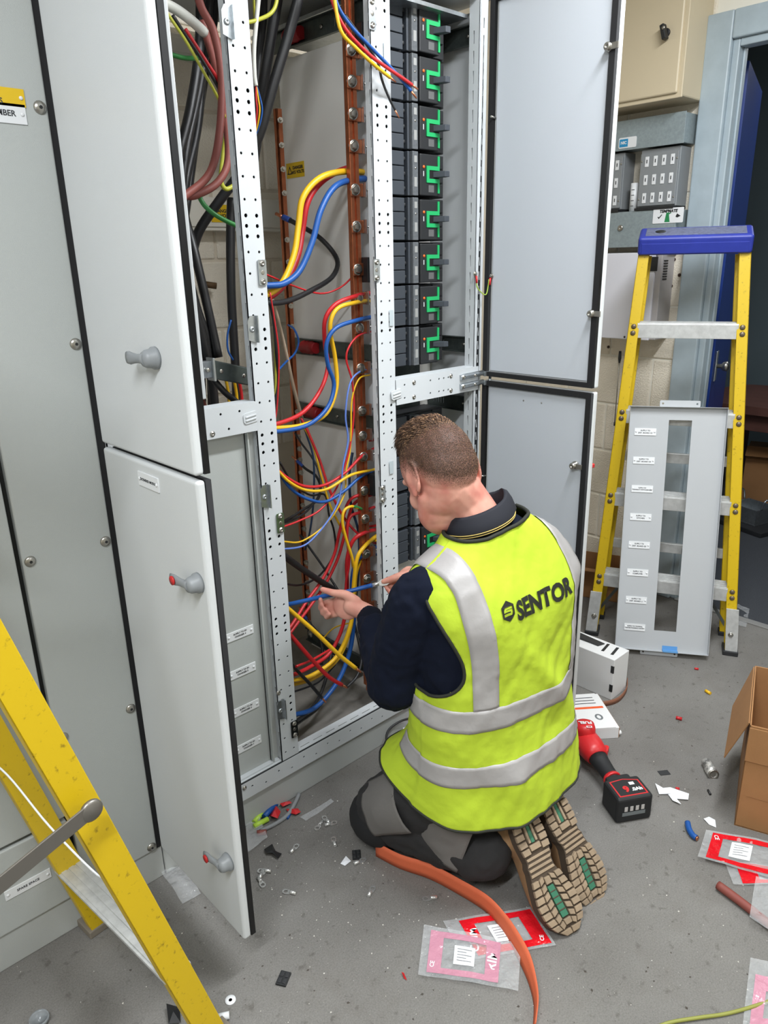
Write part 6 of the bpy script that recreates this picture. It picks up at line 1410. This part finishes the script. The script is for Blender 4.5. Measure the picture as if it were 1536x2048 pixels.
# piping along armholes, hem, neck
for c0 in (180, 0):
    L1_ = []
    for k in range(72):
        a = 2 * math.pi * k / 72; qz = math.sin(a); d = math.cos(a)
        zc, hz = .744, .140
        z = zc + hz * qz * .995; lim = ((35 - 20 * qz) if d > 0 else 52) * (max(0.0, 1 - abs(qz * .995) ** 2.6)) ** (1 / 2.2)
        th = c0 + (-(lim * (1 if d > 0 else -1)) if c0 == 180 else lim * (1 if d > 0 else -1))
        L1_.append(Sv(z, th, .0015))
    # even the loop out
    MB().tube(L1_ + [L1_[0]], .0042, 8, caps=False).build('armhole_piping', PIPE, vest)
MB().tube([Sv(.263, 360 * k / 120, .001) for k in range(121)], .0035, 8, caps=False).build('hem_piping', PIPE, vest)
MB().tube([Sv(.977, 360 * k / 80, .002) for k in range(81)], .0050, 8, caps=False).build('neck_piping', PIPE, vest)
REFL = mat('silver_reflective_tape', (168, 165, 164), .45, .15, bump=.25, bscale=55, dist=.003)
def band(z0, z1, t0, t1, nm='reflective_band', slant=0.0):
    n = 90
    def zz(z, th): return z + slant * math.cos(math.radians(th))
    rows = [[Sv(zz(z0 + (z1 - z0) * j / 6, t0 + (t1 - t0) * k / n), t0 + (t1 - t0) * k / n, .0032) for k in range(n + 1)] for j in range(7)]
    return MB().grid(rows).build(nm, REFL, vest, solid=.0008)
band(.522, .580, -30, 212); band(.372, .430, -35, 216)
def ridge(l):
    lo, hi = .80, .985
    for _ in range(30):
        m = (lo + hi) / 2
        if tor(m)[2] > l: lo = m
        else: hi = m
    return lo
for s_ in (-1, 1):                               # braces over the shoulders
    rows = []
    for j in range(6):
        row = []; l_top = (.128 if s_ < 0 else .150) + .062 * j / 5; zr = ridge(l_top) - .002
        for i in range(56):
            z = .580 + (zr - .580) * i / 55; f = max(0.0, min(1.0, (z - .66) / .20)); f = f * f * (3 - 2 * f)
            l = s_ * ((.112 if s_ < 0 else .148) + .062 * j / 5) * (1 - f) + s_ * l_top * f
            row.append(Sv(z, back_th(z, l), .0036))
        for i in range(1, 24):
            z = zr - (zr - .80) * i / 23; row.append(Sv(z, 360 - back_th(z, s_ * l_top), .0036))
        rows.append(row)
    MB().grid(rows).build('reflective_brace', REFL, vest, solid=.0008)
# lettering and hexagon mark on the back
def on_back(me, lat0, z0):
    for v_ in me.vertices:
        lat, z = lat0 + v_.co.x, z0 + v_.co.y + .07 * (lat0 + v_.co.x); v_.co = Sv(z, back_th(z, lat), .0034)
    me.update(); return me
def dense(me, n=2):
    bm = bmesh.new(); bm.from_mesh(me); bmesh.ops.triangulate(bm, faces=bm.faces)
    for _ in range(n): 
        ed = [e for e in bm.edges if e.calc_length() > .012]
        if ed: bmesh.ops.subdivide_edges(bm, edges=ed, cuts=1, use_grid_fill=False)
        bmesh.ops.triangulate(bm, faces=bm.faces)
    bm.to_mesh(me); bm.free(); return me
INK = mat('black_vest_print', (22, 24, 16), .7)
txt = dense(text_mesh('SENTOR', .058, Matrix.Identity(4), bold=.0027, thick=0.0, sx=.80, spacing=1.02)); link('lettering', on_back(txt, .038, .808), INK, vest)
hx = [(.021 * math.cos(math.radians(60 * k + 30)), .024 * math.sin(math.radians(60 * k + 30))) for k in range(6)]
hole = [(.013, .010), (-.009, .010), (-.013, .004), (-.013, -.001), (.006, -.001), (.006, -.004), (-.013, -.004), (-.013, -.010), (.009, -.010), (.013, -.004), (.013, .004), (-.006, .004), (-.006, .005), (.013, .005)]
lg = dense(flat_mesh([hx, hole], 0.0, Matrix.Identity(4)), 1); link('emblem', on_back(lg, -.078, .822), INK, vest)
# ---------------- trousers
tr = MB()
ell(tr, (1.345, 1.045, .30), I3, (.19, .155, .125)); ell(tr, (1.35, 1.06, .42), I3, (.165, .12, .14))
LEGS = ((V(1.235, 1.06, .285), V(1.172, 1.292, .112), V(1.245, .985, .115)), (V(1.430, 1.03, .285), V(1.475, 1.30, .112), V(1.395, .95, .115)))
for a, b, c in LEGS:
    limb(tr, [a, a * .5 + b * .5 + V(0, 0, .012), b + V(0, -.01, .012)], [.112, .105, .086], 22, 6)
    limb(tr, [b, b * .6 + c * .4, c], [.082, .084, .078], 22, 6)
tme = remesh(tr, 'trousers', .008, 5, .5)
def crease2(co, n2):
    co = co + n2 * (.007 * noise.noise(co * 17) + .005 * noise.noise(co * 38)); co.z = max(co.z, .003); return co
displace(tme, crease2)
TROU = mat('charcoal_work_cloth', (38, 37, 38), .9, bump=.3, bscale=700)
trousers = link('trousers', tme, TROU, man)
GREYC = mat('grey_canvas', (108, 105, 102), .9, bump=.3, bscale=600)
# knee pads
for (a, b, c) in LEGS:
    m_ = MB(); ell(m_, b + V(-.002, .004, -.030), Matrix.Rotation(.1, 3, 'Z'), (.090, .098, .080)); kme = m_.mesh('knee_pad')
    for v_ in kme.vertices: v_.co.z = max(.002, v_.co.z)
    link('knee_pad', kme, mat('black_knee_pad', (22, 22, 24), .8), trousers)
# thigh panel and hanging holster pocket on his left leg
a, b, c = LEGS[0]
def leg_pt(t, ang, rad, p0, p1, up=V(0, 0, 1)):
    ax = (p1 - p0).normalized(); sd = ax.cross(up).normalized(); u2 = sd.cross(ax); o = p0 + (p1 - p0) * t
    return o + (sd * math.cos(ang) + u2 * math.sin(ang)) * rad
def wrap(p0, p1, t0, t1, a0, a1, r0, r1, nm, m, bulge=0.0, n=16, parent=trousers):
    rows = []
    for i in range(n + 1):
        f = i / n; row = []
        for j in range(n + 1):
            g = j / n; co = leg_pt(t0 + (t1 - t0) * f, math.radians(a0 + (a1 - a0) * g), r0 + (r1 - r0) * f + bulge * math.sin(math.pi * f) * math.sin(math.pi * g), p0, p1)
            co += V(1, 1, 1) * .0 + (co - p0).normalized() * .004 * noise.noise(co * 24); co.z = max(co.z, .004); row.append(co)
        rows.append(row)
    return MB().grid(rows).build(nm, m, parent, solid=.003)
sgn = -1
wrap(a, b, .45, .96, 100, 200, .112, .092, 'thigh_panel', GREYC, .006)
# hanging pocket: a curved flap lying along the outer shin
A0, B0_ = Wp(806, 1588, 1.955), Wp(945, 1668, 1.865); C0, D0_ = Wp(848, 1690, 1.985), Wp(914, 1744, 1.935)
rows = []
for i in range(15):
    f = i / 14; row = []
    for j in range(15):
        g = j / 14; p = (A0 * (1 - g) + B0_ * g) * (1 - f) + (C0 * (1 - g) + D0_ * g) * f
        out = (CAM - p); out.z = 0; out.normalize()
        p = p + out * (.022 * math.sin(math.pi * g) * (1 - .5 * f) + .004 * noise.noise(p * 30)) + V(0, 0, -.014 * math.sin(math.pi * g) * (1 - f)); p.z = max(p.z, .004); row.append(p)
    rows.append(row)
MB().grid(rows).build('holster_pocket', GREYC, trousers, solid=.004)
# ---------------- boots
TANL = mat('tan_nubuck', (158, 124, 88), .8, var=.35, vscale=18, dark=(112, 86, 62), bump=.2, bscale=200)
RUB = mat('dusty_tan_rubber', (156, 136, 112), .85, var=.4, vscale=30, dark=(88, 78, 68), bump=.2, bscale=150)
RUBD = mat('dark_sole_groove', (74, 62, 50), .9)
GRN = mat('green_sole_insert', (52, 110, 84), .7)
def halfw(t): 
    K = [(0, .012), (.03, .026), (.10, .037), (.22, .039), (.36, .035), (.46, .034), (.58, .043), (.70, .051), (.80, .050), (.89, .042), (.96, .026), (1.0, .008)]
    for (a, b), (c, d) in zip(K, K[1:]):
        if t <= c: return b + (d - b) * (t - a) / (c - a)
    return .01
def boot(name, heel, toe, e2h, ankle, side):
    L_b = (toe - heel).length; e1 = (toe - heel).normalized(); e2 = (e2h - e1 * e2h.dot(e1)).normalized(); nn = e1.cross(e2).normalized()
    if nn.dot(CAM - heel) < 0: nn = -nn                          # nn points out of the sole
    bt2 = bpy.data.objects.new(name, None); COL.objects.link(bt2); bt2.parent = man; bt2.matrix_parent_inverse = man.matrix_world.inverted()
    Lb = .312
    off = lambda t: side * .010 * math.sin(math.pi * t) * (1 if t > .4 else .4)
    def q(t, w_, h):
        bend = .020 * max(0, (t - .78) / .22) ** 2
        return heel + e1 * (Lb * t) + e2 * (halfw(t) * 1.07 * w_ + off(t)) + nn * (h + bend * -.6)
    T = [i / 24 for i in range(25)]
    out = [(t, 1) for t in T] + [(t, -1) for t in reversed(T)]
    mb_ = MB(); n = len(out)
    mb_.add([q(t, w_, 0) for t, w_ in out] + [q(t, w_ * 1.05, -.028) for t, w_ in out], [(i, (i + 1) % n, n + (i + 1) % n, n + i) for i in range(n)])
    k = len(T)
    mb_.f += [(i, i + 1, n - 2 - i, n - 1 - i) for i in range(k - 1)] + [(n + i, n + n - 1 - i, n + n - 2 - i, n + i + 1) for i in range(k - 1)]; mb_.sm += [False] * (2 * (k - 1))
    sole = mb_.build('sole', RUBD, bt2)
    bm = bmesh.new(); bm.from_mesh(sole.data); bmesh.ops.recalc_face_normals(bm, faces=bm.faces); bm.to_mesh(sole.data); bm.free()
    # tread blocks
    def block(t0, t1, w0, w1, m=RUB, h=.0085, skew=0.0):
        c4 = [(t0, w0), (t1 + skew * 0, w0), (t1, w1), (t0, w1)]
        A_ = [q(t + skew * abs(w_), w_, -.001) for t, w_ in c4]; B2 = [q(t + skew * abs(w_), w_ * .98, h) for t, w_ in c4]
        MB().add(A_ + B2, [(3, 2, 1, 0), (4, 5, 6, 7), (0, 1, 5, 4), (1, 2, 6, 5), (2, 3, 7, 6), (3, 0, 4, 7)]).build('tread_block', m, bt2, bevel=.0012)
    ts = [.035, .095, .155, .215, .275]
    for t in ts:
        for w0, w1 in ((-1.04, -.48), (.48, 1.04)): block(t, t + .046, w0, w1)
    for t in (.03, .26): block(t, t + .045, -.40, .40)
    block(.09, .245, -.34, -.17); block(.09, .245, .17, .34); block(.085, .25, -.13, .13, GRN, .006)
    for t in (.345, .385, .425, .465): block(t, t + .022, -.95, .95, RUB, .003)
    for i, t in enumerate((.515, .575, .635, .695, .755, .815, .872)):
        for w0, w1 in ((-1.05, -.62), (.62, 1.05)): block(t, t + .045, w0, w1)
        for w0, w1 in ((-.56, -.26), (.26, .56)): block(t - .030, t + .012, w0, w1, skew=.07)
    block(.59, .84, -.20, .20, GRN, .0065)
    block(.52, .575, -.2, .2); block(.855, .90, -.22, .22); block(.93, .975, -.95, -.05); block(.93, .975, .05, .95)
    for t in (.63, .68, .73, .78): block(t, t + .010, -.17, .17, RUBD, .0072)
    # upper: rings from welt to ankle
    up = MB(); rows = []
    prof = [(0.0, 1.0, 1.0), (.02, .98, .99), (.05, .90, .93), (.075, .74, .80), (.095, .62, .62)]
    for (h, sw, sl_) in prof:
        row = []
        for (t, w_) in out:
            tt = t if h < .06 else t * (.80 if h < .09 else .60)
            hh = h * (.62 if t > .75 else (1.0 if t < .5 else 1.0 - .38 * (t - .5) / .25))
            tt2 = .5 + (tt - .5) * sl_ if h < .06 else tt
            row.append(q(max(0, min(1, tt2)), w_ * sw, -.026 - hh))
        rows.append(row)
    m1 = MB().grid(rows, closed=True); nr = len(rows)
    m1.f += [tuple((nr - 1) * n + i for i in range(n))]; m1.sm += [True]
    # ankle shaft
    root = q(.17, 0, -.085)
    sh_ = MB(); sh_.v, sh_.f, sh_.sm = m1.v, m1.f, m1.sm
    sh_.f.append(tuple(reversed(range(n)))); sh_.sm.append(True)
    limb(sh_, [q(.20, 0, -.055), root, root * .4 + ankle * .6, ankle], [.048, .052, .056, .058], 18, 4)
    ume = remesh(sh_, 'upper', .005, 5, .5)
    for v_ in ume.vertices: v_.co.z = max(.003, v_.co.z)
    link('upper', ume, TANL, bt2)
    return bt2
b1 = boot('boot', V(1.312, .918, .243), V(1.288, .726, .014), V(.92, -.38, 0), V(1.235, 1.01, .125), -1); b1['label'] = 'his left tan work boot, sole towards camera'
b2 = boot('boot', V(1.420, .905, .243), V(1.420, .752, .014), V(.96, -.25, .0), V(1.395, .985, .125), 1); b2['label'] = 'his right tan work boot behind the left one'
# the lug on the cable he holds
lt_ = thing('held_crimp_lug', 'tinned lug on end of the blue cable held between his fingers', 'lug', Wp(757, 1167, 2.135))
a, b = Wp(743, 1171, 2.138), Wp(758, 1167, 2.137); d = (b - a).normalized()
MB().tube([a, a + (b - a) * .9, b], [.0062, .006, .0048], 12).build('barrel', TINNED, lt_)
u2 = (CAM - b).normalized(); sd = u2.cross(d).normalized()
link('palm', flat_mesh([[(-.002, -.004), (.008, -.0095), (.022, -.0105), (.030, -.006), (.032, 0), (.030, .006), (.022, .0105), (.008, .0095), (-.002, .004)], circ(.018, 0, .0058, 14)], .0022, frame_m(b, d, -sd)), TINNED, lt_)
